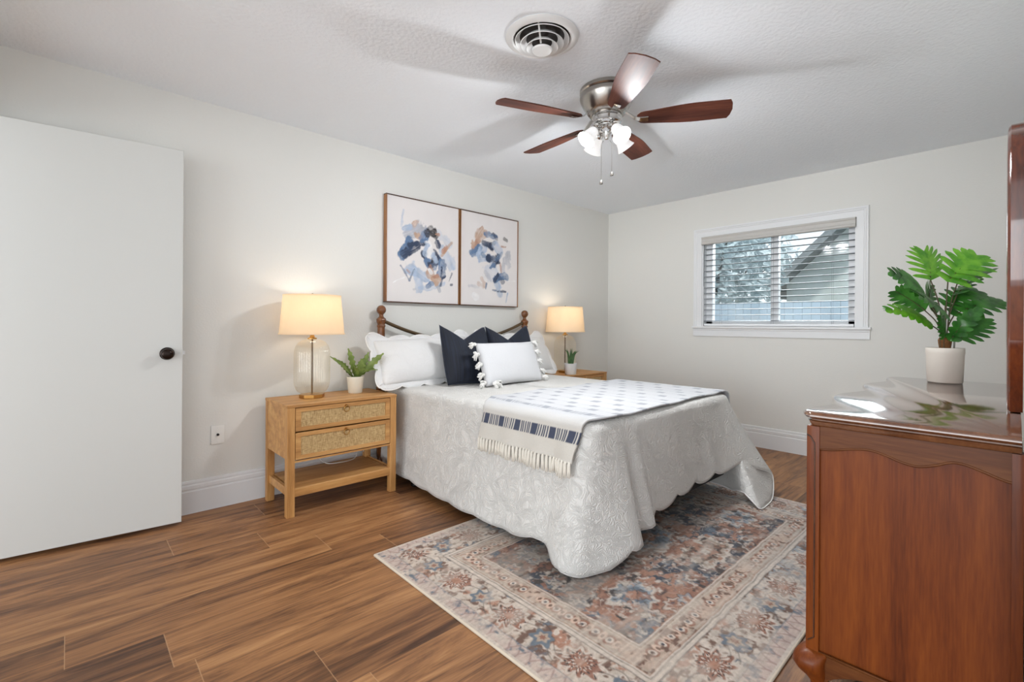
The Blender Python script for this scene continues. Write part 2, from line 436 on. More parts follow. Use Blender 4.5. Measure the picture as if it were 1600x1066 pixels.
obj('window_apron', bm, 'trim', win, 20)
bm = new()
for a in ((WY0, WY0+.012), (WY1-.012, WY1)): wbox(bm, .0, .14, a[0], a[1], WZ0, WZ1)
wbox(bm, 0, .14, WY0, WY1, WZ1-.012, WZ1); obj('window_jamb', bm, 'trim', win)
fr = new()
for a in ((WY0+.012, WY0+.07), (WY1-.075, WY1-.012)): wbox(fr, .07, .13, a[0], a[1], WZ0, WZ1-.012, .003)
wbox(fr, .07, .13, WY0+.012, WY1-.012, WZ0, WZ0+.05, .003); wbox(fr, .07, .13, WY0+.012, WY1-.012, WZ1-.06, WZ1-.012, .003)
wbox(fr, .072, .125, -1.828, -1.762, WZ0+.04, WZ1-.05, .003)
fo = obj('window_frame', fr, 'vinyl', win, 30)
for a in ((WY0+.06, -1.82), (-1.77, WY1-.06)):
    bm = new(); wbox(bm, .098, .102, a[0], a[1], WZ0+.04, WZ1-.05); obj('window_pane', bm, 'pane', fo)

# ---- door, standing open against the wall
DW = math.hypot(.76, .065); dang = math.atan2(-.065, .76)
door = thing('door_1', 'flat white slab door standing open against the wall', 'door', (-4.98, -.105, 0), dang); door['kind'] = 'structure'
bm = new(); box(bm, 0, DW, 0, .035, .02, 2.071, .0015, 1); obj('door_slab', bm, 'door', door, 30)
kx, kz = DW-.069, .952
bm = new(); lathe(bm, [(0, 0), (.033, 0), (.034, .003), (.030, .008), (.013, .011), (.0115, .028), (.019, .034), (.0275, .044), (.0295, .054), (.026, .063), (.016, .068), (0, .069)], 32)
bmesh.ops.transform(bm, matrix=Matrix.Translation((kx, 0, kz)) @ Matrix.Rotation(PI/2, 4, 'X'), verts=bm.verts)
obj('door_knob', bm, 'bronze', door, 50, label='round dark bronze door knob')
bm = new(); box(bm, DW-.0005, DW+.002, .006, .029, kz-.028, kz+.028); box(bm, DW, DW+.013, .011, .024, kz-.008, kz+.010, .002); obj('latch', bm, 'white_metal', door)
bm = new(); box(bm, -.07, -.03, -.0, .07, 0, 2.11); obj('door_jamb', bm, 'trim', door)
for z in (.2, 1.02, 1.83): bm = new(); box(bm, -.03, .0, .005, .03, z, z+.09); obj('hinge', bm, 'bronze', door)

# ---- outdoors beyond the window
bm = new(); box(bm, .3, 30, -20, 18, -.4, -.3); struct('ground', bm, plain('lawn', c8(92, 100, 84), 1., bump=.5, bscale=30, var=.3), label='lawn beyond the window', cat='lawn')
hs = thing('neighbor_house', 'grey gabled house seen through the right window pane', 'house', (9.4, -1.0, -.3))
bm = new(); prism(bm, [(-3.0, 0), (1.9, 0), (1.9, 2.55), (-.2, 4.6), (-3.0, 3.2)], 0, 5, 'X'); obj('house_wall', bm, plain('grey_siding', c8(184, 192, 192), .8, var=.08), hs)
bm = new(); prism(bm, [(-3.4, 2.9), (-.2, 4.6), (2.3, 2.2), (2.3, 2.42), (-.2, 4.85), (-3.4, 3.15)], -.5, 5.2, 'X'); obj('house_roof', bm, plain('grey_roof', c8(124, 130, 134), .9), hs)
bm = new(); box(bm, -.03, .0, -.9, .1, 1.0, 2.1); obj('house_window', bm, plain('dark_pane', c8(70, 80, 92), .2), hs)
fn = thing('garden_fence', 'pale blue grey board fence low outside the window', 'fence', (4.6, -2.5, -.3))
bm = new()
for i in range(52): box(bm, 0, .02, -3.6+i*.14, -3.6+i*.14+.136, .05, 1.86)
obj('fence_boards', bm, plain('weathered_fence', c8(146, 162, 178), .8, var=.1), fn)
wpm = plain('weathered_post', c8(120, 132, 142), .8)
for y in (-3.6, -1.8, 0, 1.8, 3.6): bm = new(); box(bm, .02, .11, y, y+.09, 0, 1.88); obj('fence_post', bm, wpm, fn)
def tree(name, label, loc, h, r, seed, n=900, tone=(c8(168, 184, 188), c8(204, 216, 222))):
    rnd = random.Random(seed); t = thing(name, label, 'tree', loc, group='trees beyond the fence')
    bm = new(); tube(bm, [(0, 0, 0), (.06, .02, h*.35), (-.03, .04, h*.7)], [.10, .07, .04], 8)
    for k in range(5):
        a = rnd.uniform(0, 6.28); tube(bm, [(0, 0, h*(.35+.06*k)), (math.cos(a)*r*.4, math.sin(a)*r*.4, h*(.55+.06*k)), (math.cos(a)*r*.8, math.sin(a)*r*.8, h*(.65+.06*k))], [.04, .02, .01], 6)
    obj('trunk', bm, plain('grey_bark', c8(104, 106, 104), .9), t, 180)
    bm = new()
    for i in range(n):
        d = Vector((rnd.gauss(0, 1), rnd.gauss(0, 1), rnd.gauss(0, .9))); d = d.normalized()*r*(rnd.random()**.4)
        c = Vector((0, 0, h*.70))+Vector((d.x, d.y, d.z*1.1)); s = rnd.uniform(.07, .17)
        u = Vector((rnd.gauss(0, 1), rnd.gauss(0, 1), rnd.gauss(0, 1))).normalized(); w = u.orthogonal().normalized()
        bm.faces.new([bm.verts.new(c+u*s), bm.verts.new(c+w*s*.5), bm.verts.new(c-u*s), bm.verts.new(c-w*s*.5)])
    obj('crown', bm, leafm('haze_tinted_foliage', tone[0], tone[1], None, .6, .3), t)  # leaves paled so the washed-out outdoor haze sits in their colour
tree('garden_tree', 'tree with haze painted into its leaves, seen through the left window pane', (6.3, 1.45, -.3), 4.2, 1.5, 3, 2400)
tree('garden_tree', 'tree far behind with haze painted into its leaves, left of the grey house', (12.0, 3.2, -.3), 5.2, 1.9, 5, 2000, (c8(178, 192, 198), c8(212, 222, 228)))

# ---- ceiling vent
vt = thing('ceiling_vent', 'round white ceiling vent with concentric rings near the fan', 'vent', (-3.105, -1.83, H))
bm = new(); lathe(bm, [(.128, -.0005), (.166, -.0005), (.168, -.004), (.160, -.010), (.148, -.016), (.136, -.017), (.128, -.010)], 64, cap=False); obj('flange', bm, 'white_metal', vt, 40)
bm = new(); lathe(bm, [(.1285, -.012), (.1285, -.0008), (0, -.0008)], 48, cap=False); obj('duct_throat', bm, 'duct', vt)
for k, (r, z) in enumerate(((.121, -.018), (.096, -.034), (.070, -.050))):
    bm = new(); lathe(bm, [(r-.024, z+.022), (r, z), (r+.002, z-.0015), (r+.004, z+.001), (r-.020, z+.0235)], 64, cap=False); bmesh.ops.translate(bm, verts=bm.verts, vec=(0, 0, -.0))
    obj('vent_ring', bm, 'white_metal', vt, 40)
bm = new(); lathe(bm, [(0, -.070), (.030, -.0695), (.043, -.066), (.047, -.059), (.040, -.055), (0, -.055)], 48); obj('vent_cap', bm, 'white_metal', vt, 40)
for a in (36, 216):
    bm = new(); a = math.radians(a); tube(bm, [(math.cos(a)*.127, math.sin(a)*.127, -.006), (math.cos(a)*.04, math.sin(a)*.04, -.050)], .004, 6); obj('strut', bm, 'white_metal', vt)

# ---- wall plate
wp = thing('wall_plate', 'small white coax wall plate left of the left nightstand', 'wall plate', (-4.015, 0, .442))
bm = new(); box(bm, -.036, .036, -.0065, 0, -.057, .057, .004); obj('cover_plate', bm, 'plate', wp, 40)
bm = new(); lathe(bm, [(.0075, 0), (.0075, .006), (.006, .008), (0, .008)], 12); bmesh.ops.transform(bm, matrix=Matrix.Translation((0, -.0064, 0)) @ Matrix.Rotation(PI/2, 4, 'X'), verts=bm.verts); obj('socket', bm, 'black', wp)
for z in (-.042, .042):
    bm = new(); t = new(); lathe(t, [(.0035, 0), (.0035, .0015), (0, .0018)], 10); merge(bm, t, Matrix.Translation((0, -.0064, z)) @ Matrix.Rotation(PI/2, 4, 'X')); obj('screw', bm, 'plate', wp)

# ---- window blind
bl = thing('window_blind', 'white open slatted blind with a grey valance in the window', 'blind', (0, -1.79, 1.118))
def bbox(bm, x0, x1, y0, y1, z0, z1, b=0): box(bm, x0, x1, y0+1.79, y1+1.79, z0-1.118, z1-1.118, b)
bm = new(); prof = [(-.030, 1.934), (-.037, 1.940), (-.037, 1.954), (-.032, 1.962), (-.032, 1.990), (-.037, 1.998), (-.037, 2.008), (-.030, 2.013), (-.012, 2.013), (-.012, 1.934)]
prism(bm, [(x, z-1.118) for x, z in prof], WY0+.004+1.79, WY1-.004+1.79, 'Y'); obj('valance', bm, 'valance', bl)
bm = new(); bbox(bm, .004, .055, WY0+.016, WY1-.016, 1.955, 2.0); obj('head_rail', bm, 'blind', bl)
bm = new(); zs = []
for k in range(15):
    z = 1.172+k*.0555; zs.append(z)
    if z > 1.95: continue
    n = 6; pr = [(.005+.05*i/n, z-1.118+.0035*math.sin(PI*i/n)) for i in range(n+1)] + [(.055-.05*i/n, z-1.118-.003+.0035*math.sin(PI*(n-i)/n)) for i in range(n+1)]
    prism(bm, pr, WY0+.018+1.79, WY1-.018+1.79, 'Y')
obj('blind_slats', bm, 'blind', bl, 40)
bm = new(); bbox(bm, .003, .057, WY0+.018, WY1-.018, 1.121, 1.143, .004); obj('bottom_rail', bm, 'vinyl', bl, 40)
for y in (-2.26, -1.79, -1.32):
    for x in (.004, .056): bm = new(); tube(bm, [(x, y+1.79, .02), (x, y+1.79, .86)], .0008, 5); obj('ladder_cord', bm, 'blind', bl)
bm = new(); tube(bm, [(-.008, WY1-.02+1.79, .83), (-.009, WY1-.021+1.79, .40)], .0025, 6); obj('tilt_wand', bm, 'blind', bl)

# ================================================================ CEILING FAN
FZ = 2.265                                     # blade plane
fan = thing('ceiling_fan', 'brushed nickel ceiling fan with five brown blades and lit shades', 'ceiling fan', (-2.487, -1.747, H))
bm = new(); lathe(bm, [(0, 0), (.146, 0), (.150, -.004), (.150, -.020), (.144, -.027), (.136, -.028)], 48); obj('ceiling_plate', bm, 'nickel', fan, 40)
bm = new(); lathe(bm, [(.134, -.026), (.148, -.032), (.150, -.046), (.146, -.062), (.132, -.092), (.114, -.122), (.100, -.140), (.080, -.145)], 48); obj('motor_housing', bm, 'nickel', fan, 40)
bm = new(); lathe(bm, [(.080, -.140), (.084, -.148), (.084, -.156), (.074, -.160), (.072, -.176), (.080, -.180), (.082, -.190), (.074, -.198), (.050, -.202), (.046, -.212), (.040, -.222)], 48); obj('hub', bm, 'chrome', fan, 40)
bm = new(); lathe(bm, [(.042, -.200), (.050, -.206), (.050, -.222), (.038, -.234), (.024, -.240), (.018, -.262), (.014, -.268), (.012, -.276), (0, -.280)], 32); obj('light_kit_body', bm, 'chrome', fan, 40)
zb = FZ-H
for k in range(5):
    ang = math.radians(14+72*k); pitch = math.radians(-13)
    R = Matrix.Rotation(ang, 4, 'Z')
    bm = new()
    # outline of the blade, root to tip, in its own plane
    L0, L1 = .165, .632; top = []; bot = []
    for i in range(25):
        t = i/24; x = L0+(L1-L0)*t
        w = .046+.026*smooth01(t*1.5)+.003*math.sin(PI*t)
        if t < .10: w *= math.sqrt(max(0., 1-((.10-t)/.10)**2))*.55+.45
        top.append((x, w)); bot.append((x, -w))
    tip = [(L1+.012, .045), (L1+.018, 0.0), (L1+.012, -.045)]
    pts = top+tip+bot[::-1]
    prism(bm, pts, -.003, .003)
    bmesh.ops.transform(bm, matrix=Matrix.Translation((0, 0, 0)) @ R @ Matrix.Translation((0, 0, zb)) @ Matrix.Rotation(pitch, 4, 'X'), verts=bm.verts)
    # keep the blade's own frame so the grain runs along it
    inv = (R @ Matrix.Translation((0, 0, zb))).inverted(); bmesh.ops.transform(bm, matrix=inv, verts=bm.verts)
    b = obj('blade', bm, 'walnut', fan, 30); b.matrix_local = R @ Matrix.Translation((0, 0, zb))
    bm = new()
    bw = [(.070, .010), (.11, .011), (.15, .014), (.19, .017), (.225, .018)]
    n = len(bw); rings = []
    for i, (x, w) in enumerate(bw):
        z = [.075, .045, .012, -.006, -.006][i]-.0
        z = {0: .058, 1: .04, 2: .006, 3: -.0055, 4: -.0055}[i]
        rings.append([bm.verts.new((x, w, z)), bm.verts.new((x, -w, z)), bm.verts.new((x, -w, z-.007)), bm.verts.new((x, w, z-.007))])
    for a, c in zip(rings, rings[1:]):
        for i in range(4): bm.faces.new((a[i], a[(i+1) % 4], c[(i+1) % 4], c[i]))
    bm.faces.new(rings[0]); bm.faces.new(rings[-1])
    for v in bm.verts:
        t = smooth01((v.co.x-.09)/.08); y = v.co.y; v.co.y = y*math.cos(pitch*t); v.co.z += y*math.sin(pitch*t)
    bm2 = obj('blade_arm', bm, 'chrome', fan, 40); bm2.matrix_local = R @ Matrix.Translation((0, 0, zb))
for k in range(4):
    ang = math.radians(252+90*k); R = Matrix.Rotation(ang, 4, 'Z')
    tilt = math.radians(42)                     # from straight down, outwards
    A = R @ Matrix.Translation((.072, 0, -.232)) @ Matrix.Rotation(-tilt, 4, 'Y') @ Matrix.Rotation(PI, 4, 'X')
    bm = new(); tube(bm, [R @ Vector(p) for p in ((.030, 0, -.212), (.054, 0, -.212), (.067, 0, -.224))], .009, 10)
    t = new(); lathe(t, [(0, -.012), (.018, -.012), (.023, -.004), (.024, .012), (.019, .016)], 24); merge(bm, t, A)
    sk = obj('lamp_socket', bm, 'chrome', fan, 50)
    bm = new(); pr = [(.020, .010), (.026, .014), (.031, .030), (.034, .050), (.038, .070), (.046, .088), (.052, .098)]
    lathe(bm, pr+[(r-.003, z) for r, z in pr[::-1]], 32, cap=False); bmesh.ops.transform(bm, matrix=A, verts=bm.verts)
    obj('glass_shade', bm, 'frost', fan, 60)
    bm = new(); sphere(bm, (0, 0, .036), .018, 16, 12, (1, 1, 1.3)); bmesh.ops.transform(bm, matrix=A, verts=bm.verts); obj('bulb', bm, 'bulb', fan, 180)
    l = bpy.data.lights.new('fan_bulb_light', 'POINT'); l.energy = 22; l.color = (.96, .98, 1.0); l.shadow_soft_size = .02
    lo = bpy.data.objects.new('fan_bulb_light', l); COL.objects.link(lo); lo.parent = fan; lo.location = A @ Vector((0, 0, .083))
for (x, y, L) in ((.012, -.028, .178), (-.020, .020, .222)):
    bm = new(); z0 = -.285; tube(bm, [(x*.6, y*.6, z0), (x, y, z0-.02), (x, y, z0-L)], .0014, 6)
    c = obj('pull_chain', bm, 'chrome', fan)
    bm = new(); lathe(bm, [(0, z0-L+.002), (.004, z0-L), (.010, z0-L-.016), (.0095, z0-L-.021), (0, z0-L-.022)], 16, x, y); obj('chain_pull', bm, 'nickel', c, 40)

# ================================================================ PICTURES
def paint(nx, nz, strokes, seed, base):
    """abstract brush strokes on a canvas; coordinates 0..1 from the lower left corner"""
    rs = np.random.RandomState(seed)
    X, Z = np.meshgrid(np.linspace(0, 1, nx), np.linspace(0, 1, nz))
    def fbm(s, oct=3):
        out = np.zeros_like(X); amp = 1
        for o in range(oct):
            g = rs.rand(int(s*2**o)+2, int(s*2**o)+2); n = g.shape[0]-1.001
            xi, zi = X*n, Z*n; x0, z0 = xi.astype(int), zi.astype(int); fx, fz = xi-x0, zi-z0
            fx, fz = fx*fx*(3-2*fx), fz*fz*(3-2*fz)
            out += amp*((g[z0, x0]*(1-fx)+g[z0, x0+1]*fx)*(1-fz)+(g[z0+1, x0]*(1-fx)+g[z0+1, x0+1]*fx)*fz-.5); amp *= .5
        return out
    img = np.ones((nz, nx, 3))*np.array(base); img *= (1+.03*fbm(6))[..., None]
    asp = nz/nx
    for (x0, z0, x1, z1, w, col, op) in strokes:
        wx, wz = X+.02*fbm(7, 2), Z+.02*fbm(7, 2)
        dx, dz = (x1-x0), (z1-z0)*asp; L2 = dx*dx+dz*dz+1e-9
        t = np.clip(((wx-x0)*dx+(wz-z0)*asp*dz)/L2, 0, 1)
        d = np.hypot(wx-x0-t*dx, (wz-z0)*asp-t*dz)
        cross = ((wx-x0)*dz-(wz-z0)*asp*dx)/math.sqrt(L2)
        streak = np.interp((cross/w*14) % 64, np.arange(64), rs.rand(64))
        edge = np.clip((w*1.12*(1+.9*fbm(16, 3))-d)/(w*.30), 0, 1)
        a = np.clip(edge*op*(.72+.6*streak)*(1+.7*fbm(10)), 0, 1)[..., None]
        img = img*(1-a)+np.array(col)*(1+.2*fbm(18))[..., None]*a
    return img
def grid_colors(name, nx, nz, w, h, img, place, m, parent=None, thick=None):
    xs = np.linspace(-w/2, w/2, nx); zs = np.linspace(0, h, nz); Xg, Zg = np.meshgrid(xs, zs)
    co = place(Xg.ravel(), Zg.ravel())
    i = np.arange(nx*nz).reshape(nz, nx); F = np.stack([i[:-1, :-1], i[:-1, 1:], i[1:, 1:], i[1:, :-1]], -1).reshape(-1, 4)
    me = bpy.data.meshes.new(name); me.vertices.add(len(co)); me.vertices.foreach_set('co', co.astype(np.float32).ravel())
    me.loops.add(F.size); me.loops.foreach_set('vertex_index', F.ravel().astype(np.int32))
    me.polygons.add(len(F)); me.polygons.foreach_set('loop_start', np.arange(0, F.size, 4, dtype=np.int32)); me.polygons.foreach_set('loop_total', np.full(len(F), 4, dtype=np.int32))
    me.update(calc_edges=True); me.validate()
    ca = me.color_attributes.new('Col', 'FLOAT_COLOR', 'POINT')
    rgba = np.ones((nx*nz, 4), np.float32); rgba[:, :3] = np.clip(img.reshape(-1, 3), 0, 1); ca.data.foreach_set('color', rgba.ravel())
    me.materials.append(M[m]); me.shade_smooth()
    o = bpy.data.objects.new(name, me); COL.objects.link(o); o.parent = parent
    return o
NV, BL, PB, GB, TN, RS, GY, WH, DK = c8(52, 64, 88), c8(96, 122, 156), c8(168, 184, 206), c8(128, 138, 156), c8(192, 162, 142), c8(180, 136, 114), c8(176, 178, 186), c8(232, 230, 230), c8(52, 48, 50)
ST1 = [(.18,.72,.20,.88,.012,PB,.5),(.30,.33,.50,.25,.07,PB,.8),(.45,.14,.78,.20,.03,PB,.6),(.62,.30,.72,.12,.02,GB,.4),(.78,.55,.88,.42,.07,PB,.55),(.72,.70,.86,.62,.05,PB,.4),
 (.30,.66,.44,.72,.08,GY,.9),(.38,.66,.44,.64,.04,TN,.9),(.36,.76,.38,.78,.03,TN,.8),(.22,.70,.30,.72,.03,PB,.8),(.20,.46,.28,.58,.055,BL,.9),(.22,.47,.40,.56,.05,NV,.85),(.30,.56,.52,.60,.05,NV,.9),(.46,.60,.54,.72,.05,BL,.85),(.54,.70,.62,.70,.05,DK,.85),(.58,.74,.66,.68,.035,DK,.7),(.66,.70,.70,.70,.015,RS,.8),
 (.48,.50,.56,.40,.035,NV,.85),(.54,.42,.64,.38,.05,BL,.95),(.60,.38,.70,.44,.045,NV,.8),(.62,.52,.70,.46,.03,NV,.8),(.68,.62,.70,.58,.03,NV,.8),(.55,.60,.58,.50,.055,WH,.95),(.50,.48,.54,.58,.03,PB,.7),(.62,.46,.60,.42,.018,DK,.7),(.66,.44,.62,.48,.03,PB,.8),
 (.76,.50,.90,.64,.018,TN,.9),(.78,.54,.82,.58,.03,RS,.7),(.72,.30,.76,.42,.045,BL,.8),(.76,.26,.80,.28,.02,NV,.95),(.75,.28,.76,.38,.018,NV,.9),(.78,.30,.80,.40,.025,GB,.7),(.86,.24,.90,.32,.010,NV,.6),(.88,.20,.90,.20,.014,NV,.8),(.74,.18,.76,.24,.018,NV,.7),
 (.54,.30,.58,.36,.025,RS,.5),(.58,.28,.70,.24,.06,TN,.85),(.62,.26,.68,.28,.025,RS,.8),(.64,.22,.66,.20,.03,TN,.7),(.56,.33,.60,.30,.02,WH,.9),(.18,.34,.30,.21,.012,GB,.9),(.30,.21,.36,.32,.012,GB,.8),(.27,.31,.30,.28,.018,RS,.5),(.40,.26,.44,.14,.05,PB,.6),(.54,.16,.60,.20,.03,BL,.7),(.08,.18,.22,.24,.006,WH,.9),(.35,.13,.38,.13,.01,GY,.5)]
ST2 = [(.45,.40,.60,.30,.09,PB,.35),(.62,.24,.68,.12,.05,PB,.55),(.80,.60,.84,.48,.05,GY,.6),(.76,.54,.72,.40,.04,GY,.5),(.22,.64,.34,.82,.05,TN,.95),(.20,.60,.30,.70,.03,RS,.5),(.30,.72,.42,.80,.04,TN,.8),(.18,.56,.30,.62,.05,BL,.9),(.30,.58,.40,.66,.05,PB,.9),(.40,.78,.58,.78,.04,BL,.8),(.54,.80,.62,.76,.035,NV,.6),(.40,.68,.50,.66,.05,NV,.95),(.50,.68,.56,.70,.03,NV,.8),(.58,.70,.66,.60,.06,PB,.8),(.34,.52,.60,.52,.05,PB,.8),(.36,.56,.46,.52,.03,BL,.6),
 (.46,.53,.64,.52,.045,NV,.98),(.56,.46,.62,.50,.035,NV,.9),(.50,.42,.56,.46,.03,BL,.8),(.62,.58,.66,.57,.012,NV,.6),(.60,.52,.70,.60,.02,BL,.5),(.74,.76,.79,.75,.025,DK,.6),(.70,.68,.78,.68,.014,RS,.6),(.68,.48,.70,.36,.012,RS,.6),(.60,.30,.76,.34,.05,BL,.9),(.58,.28,.64,.34,.03,NV,.8),(.64,.32,.72,.28,.03,NV,.6),(.40,.36,.50,.30,.03,GY,.5),(.36,.30,.40,.22,.03,TN,.5),(.42,.18,.44,.24,.012,GB,.9),(.30,.24,.38,.20,.03,TN,.35),
 (.54,.17,.60,.17,.012,GB,.9),(.64,.165,.78,.155,.012,NV,.85),(.78,.04,.82,.15,.012,PB,.8),(.14,.20,.30,.19,.02,GY,.35),(.66,.24,.66,.16,.02,PB,.7),(.80,.28,.96,.29,.008,WH,.6),(.22,.10,.26,.08,.04,WH,.6)]
BASE = c8(226, 221, 219)
def picture(label, cx, seed, strokes):
    w, h, d = .692, .832, .042
    p = thing('framed_painting', label, 'painting', (cx, 0, 1.287), group='abstract paintings over the bed')
    def face(u, v): return np.stack([u, np.full_like(u, -d+.006), v+.008], 1)
    img = paint(150, 180, strokes, seed, BASE)
    cv = grid_colors('canvas', 150, 180, w-.016, h-.016, img, face, 'canvas', p)
    for z in (0, h-.008): f = new(); box(f, -w/2, w/2, -d, -.002, z, z+.008); obj('frame_rail', f, 'fdark', p)
    for x in (-w/2, w/2-.008): f = new(); box(f, x, x+.008, -d, -.002, .008, h-.008); obj('frame_stile', f, 'fwood', p)
    f = new(); box(f, -w/2+.008, w/2-.008, -.012, -.004, .008, h-.008); obj('backing', f, 'fdark', p)
picture('left abstract painting, larger navy strokes with a tan wash, over the bed', -2.575, 11, ST1)
picture('right abstract painting, navy dashes under a tan arc, over the bed', -1.872, 23, ST2)

# ================================================================ NIGHTSTANDS
NW, ND, NH = .700, .410, .648
def nightstand(label, loc):
    t = thing('nightstand', label, 'nightstand', loc, group='rattan front nightstands')
    w, d = NW/2, ND/2
    bm = new(); box(bm, -w, w, -d, d, NH-.016, NH, .0015, 1); obj('top', bm, 'oak', t, 30)
    for sx in (-1, 1):
        for sy in (-1, 1):
            bm = new(); x = sx*(w-.024); y = sy*(d-.022)
            box(bm, x-.022, x+.022, y-.020, y+.020, 0, NH-.016, .0015, 1); obj('leg', bm, 'oakz', t, 30)
    for sx in (-1, 1):
        bm = new(); x = sx*(w-.012); box(bm, x-.007, x+.007, -d+.042, d-.042, .335, NH-.016); obj('side_panel', bm, 'oak', t)
    bm = new(); box(bm, -w+.046, w-.046, d-.03, d-.018, .335, NH-.016); box(bm, -w+.019, w-.019, -d+.05, d-.03, .335, .345); obj('carcass', bm, 'oak', t)
    bm = new(); box(bm, -w+.046, w-.046, -d+.004, -d+.022, .312, .322); obj('lower_rail', bm, 'oak', t)
    for z0, z1 in ((.492, .628), (.328, .484)):
        x0, x1, y0 = -w+.049, w-.049, -d+.003
        bm = new(); fw, fh = .030, .024
        box(bm, x0, x1, y0, y0+.018, z1-fh, z1, .001, 1); box(bm, x0, x1, y0, y0+.018, z0, z0+fh, .001, 1)
        box(bm, x0, x0+fw, y0, y0+.018, z0+fh, z1-fh); box(bm, x1-fw, x1, y0, y0+.018, z0+fh, z1-fh)
        box(bm, x0+.01, x1-.01, y0+.022, d-.06, z0+.005, z0+.013); dr = obj('drawer', bm, 'oak', t, 30)
        bm = new(); box(bm, x0+fw-.004, x1-fw+.004, y0+.006, y0+.011, z0+fh-.004, z1-fh+.004); obj('rattan_panel', bm, 'rattan', dr)
        bm = new(); zc = z1-.018
        q = new(); lathe(q, [(0, 0), (.010, 0), (.010, .004), (.006, .010), (.007, .014), (0, .016)], 16); merge(bm, q, Matrix.Translation((0, y0, zc)) @ Matrix.Rotation(PI/2, 4, 'X'))
        tube(bm, [(.017*math.sin(a), y0-.012-.003*math.cos(a), zc-.016+.018*math.cos(a)) for a in [2*PI*i/24 for i in range(24)]], .0028, 8, True)
        obj('ring_pull', bm, 'gold', dr, 180)
    bm = new(); box(bm, -w+.046, w-.046, -d+.008, d-.012, .148, .163, .001, 1); obj('shelf', bm, 'oak', t, 30)
    bm = new(); box(bm, -w+.046, w-.046, -d+.004, -d+.018, .115, .160, .001, 1); obj('shelf_rail', bm, 'oak', t, 30)
    for sx in (-1, 1): bm = new(); x = sx*(w-.024); box(bm, x-.009, x+.009, -d+.042, d-.042, .115, .163); obj('shelf_rail', bm, 'oak', t, 30)
    for sx in (-1, 1):
        bm = new(); q = new(); lathe(q, [(.006, 0), (.006, .002), (0, .003)], 10); merge(bm, q, Matrix.Translation((sx*(w-.046), d-.022, .20)) @ Matrix.Rotation(-sx*PI/2, 4, 'Y')); obj('screw_cap', bm, 'plate', t)
    return t
NLX, NRX, NY = -3.418, -1.03, -.270
nsl = nightstand('left rattan front nightstand under the lit lamp and the fern', (NLX, NY, 0))
nsr = copy_tree(nsl); nsr.location = (NRX, NY, 0); nsr['label'] = 'right nightstand, mostly hidden behind the bed near the corner'

# ================================================================ TABLE LAMPS
def table_lamp(label, loc, rz=0.):
    t = thing('table_lamp', label, 'lamp', loc, rz, group='ribbed glass bedside lamps')
    bm = new(); lathe(bm, [(0, 0), (.074, 0), (.076, .002), (.076, .020), (.074, .022), (0, .022)], 8); bmesh.ops.rotate(bm, verts=bm.verts, matrix=Matrix.Rotation(PI/8, 3, 'Z')); obj('base', bm, 'gold', t, 30)
    def flute(r, z, a): return r*(1+.010*math.cos(48*a))*(1 if r > .03 else 1)
    prof = [(.050, .022), (.066, .028), (.085, .042), (.098, .062), (.105, .085), (.107, .12), (.107, .27), (.105, .300), (.096, .330), (.080, .352), (.058, .366), (.034, .372), (.026, .374)]
    bm = new(); lathe(bm, prof, 192, cap=False, fl=lambda r, z, a: r*(1+.012*math.cos(48*a)*min(1, max(0, (r-.03)/.05)))); obj('glass_body', bm, 'lampglass', t, 180)
    bm = new(); tube(bm, [(0, 0, .02), (0, 0, .40)], .0055, 10); obj('stem', bm, 'darkmetal', t, 60)
    bm = new(); lathe(bm, [(.026, .372), (.028, .374), (.028, .380), (.016, .384), (.013, .392), (.013, .418), (.017, .421), (.017, .450), (0, .452)], 24); obj('neck', bm, 'gold', t, 40)
    zt, zb0 = .652, .404
    bm = new(); pr = [(.196, zb0), (.194, zb0+.006), (.172, zt-.006), (.172, zt)]
    lathe(bm, pr+[(r-.0015, z) for r, z in pr[::-1]], 64, cap=False); sh = obj('lamp_shade', bm, 'shade', t, 60)
    for r, z in ((.1965, zb0+.003), (.1728, zt-.003)):
        bm = new(); lathe(bm, [(r-.001, z-.004), (r+.0008, z-.004), (r+.0008, z+.004), (r-.001, z+.004)], 64, cap=False); obj('shade_trim', bm, 'shade', sh, 60)
    for a in (0, 2*PI/3, 4*PI/3): bm = new(); tube(bm, [(0, 0, zt-.012), (.171*math.cos(a), .171*math.sin(a), zt-.006)], .0018, 6); obj('shade_spoke', bm, 'gold', t)
    bm = new()
    for s in (-1, 1): tube(bm, [(0, 0, .445), (s*.045, 0, .475), (s*.055, 0, .55), (s*.03, 0, .62), (0, 0, zt-.012)], .0016, 6)
    obj('harp', bm, 'gold', t)
    bm = new(); lathe(bm, [(0, zt-.014), (.007, zt-.012), (.004, zt-.004), (.008, zt+.004), (.006, zt+.012), (0, zt+.015)], 12); obj('finial', bm, 'darkmetal', t, 60)
    bm = new(); lathe(bm, [(.013, .45), (.013, .47), (.026, .50), (.030, .522), (.024, .545), (0, .556)], 20); obj('bulb', bm, 'bulbw', t, 180)
    return t
LLX, LRX, LY = -3.540, -1.055, -.235
lpl = table_lamp('left lit glass lamp with cream shade beside the fern', (LLX, LY, NH), math.radians(10))
lpr = copy_tree(lpl); lpr.location = (LRX, LY, NH); lpr['label'] = 'right lit glass lamp with cream shade beside the aloe'
for x in (LLX, LRX):
    l = bpy.data.lights.new('bedside_bulb_light', 'POINT'); l.energy = 1.2; l.color = (1, .89, .77); l.shadow_soft_size = .03
    o = bpy.data.objects.new('bedside_bulb_light', l); COL.objects.link(o); o.location = (x, LY, NH+.575)
bm = new(); tube(bm, [tuple(p) for p in catmull([(-3.44, -.055, .60), (-3.44, -.050, .40), (-3.44, -.07, .24), (-3.40, -.11, .172), (-3.30, -.145, .1665), (-3.20, -.12, .168), (-3.16, -.085, .22), (-3.15, -.045, .33)], 8)], .0028, 6)
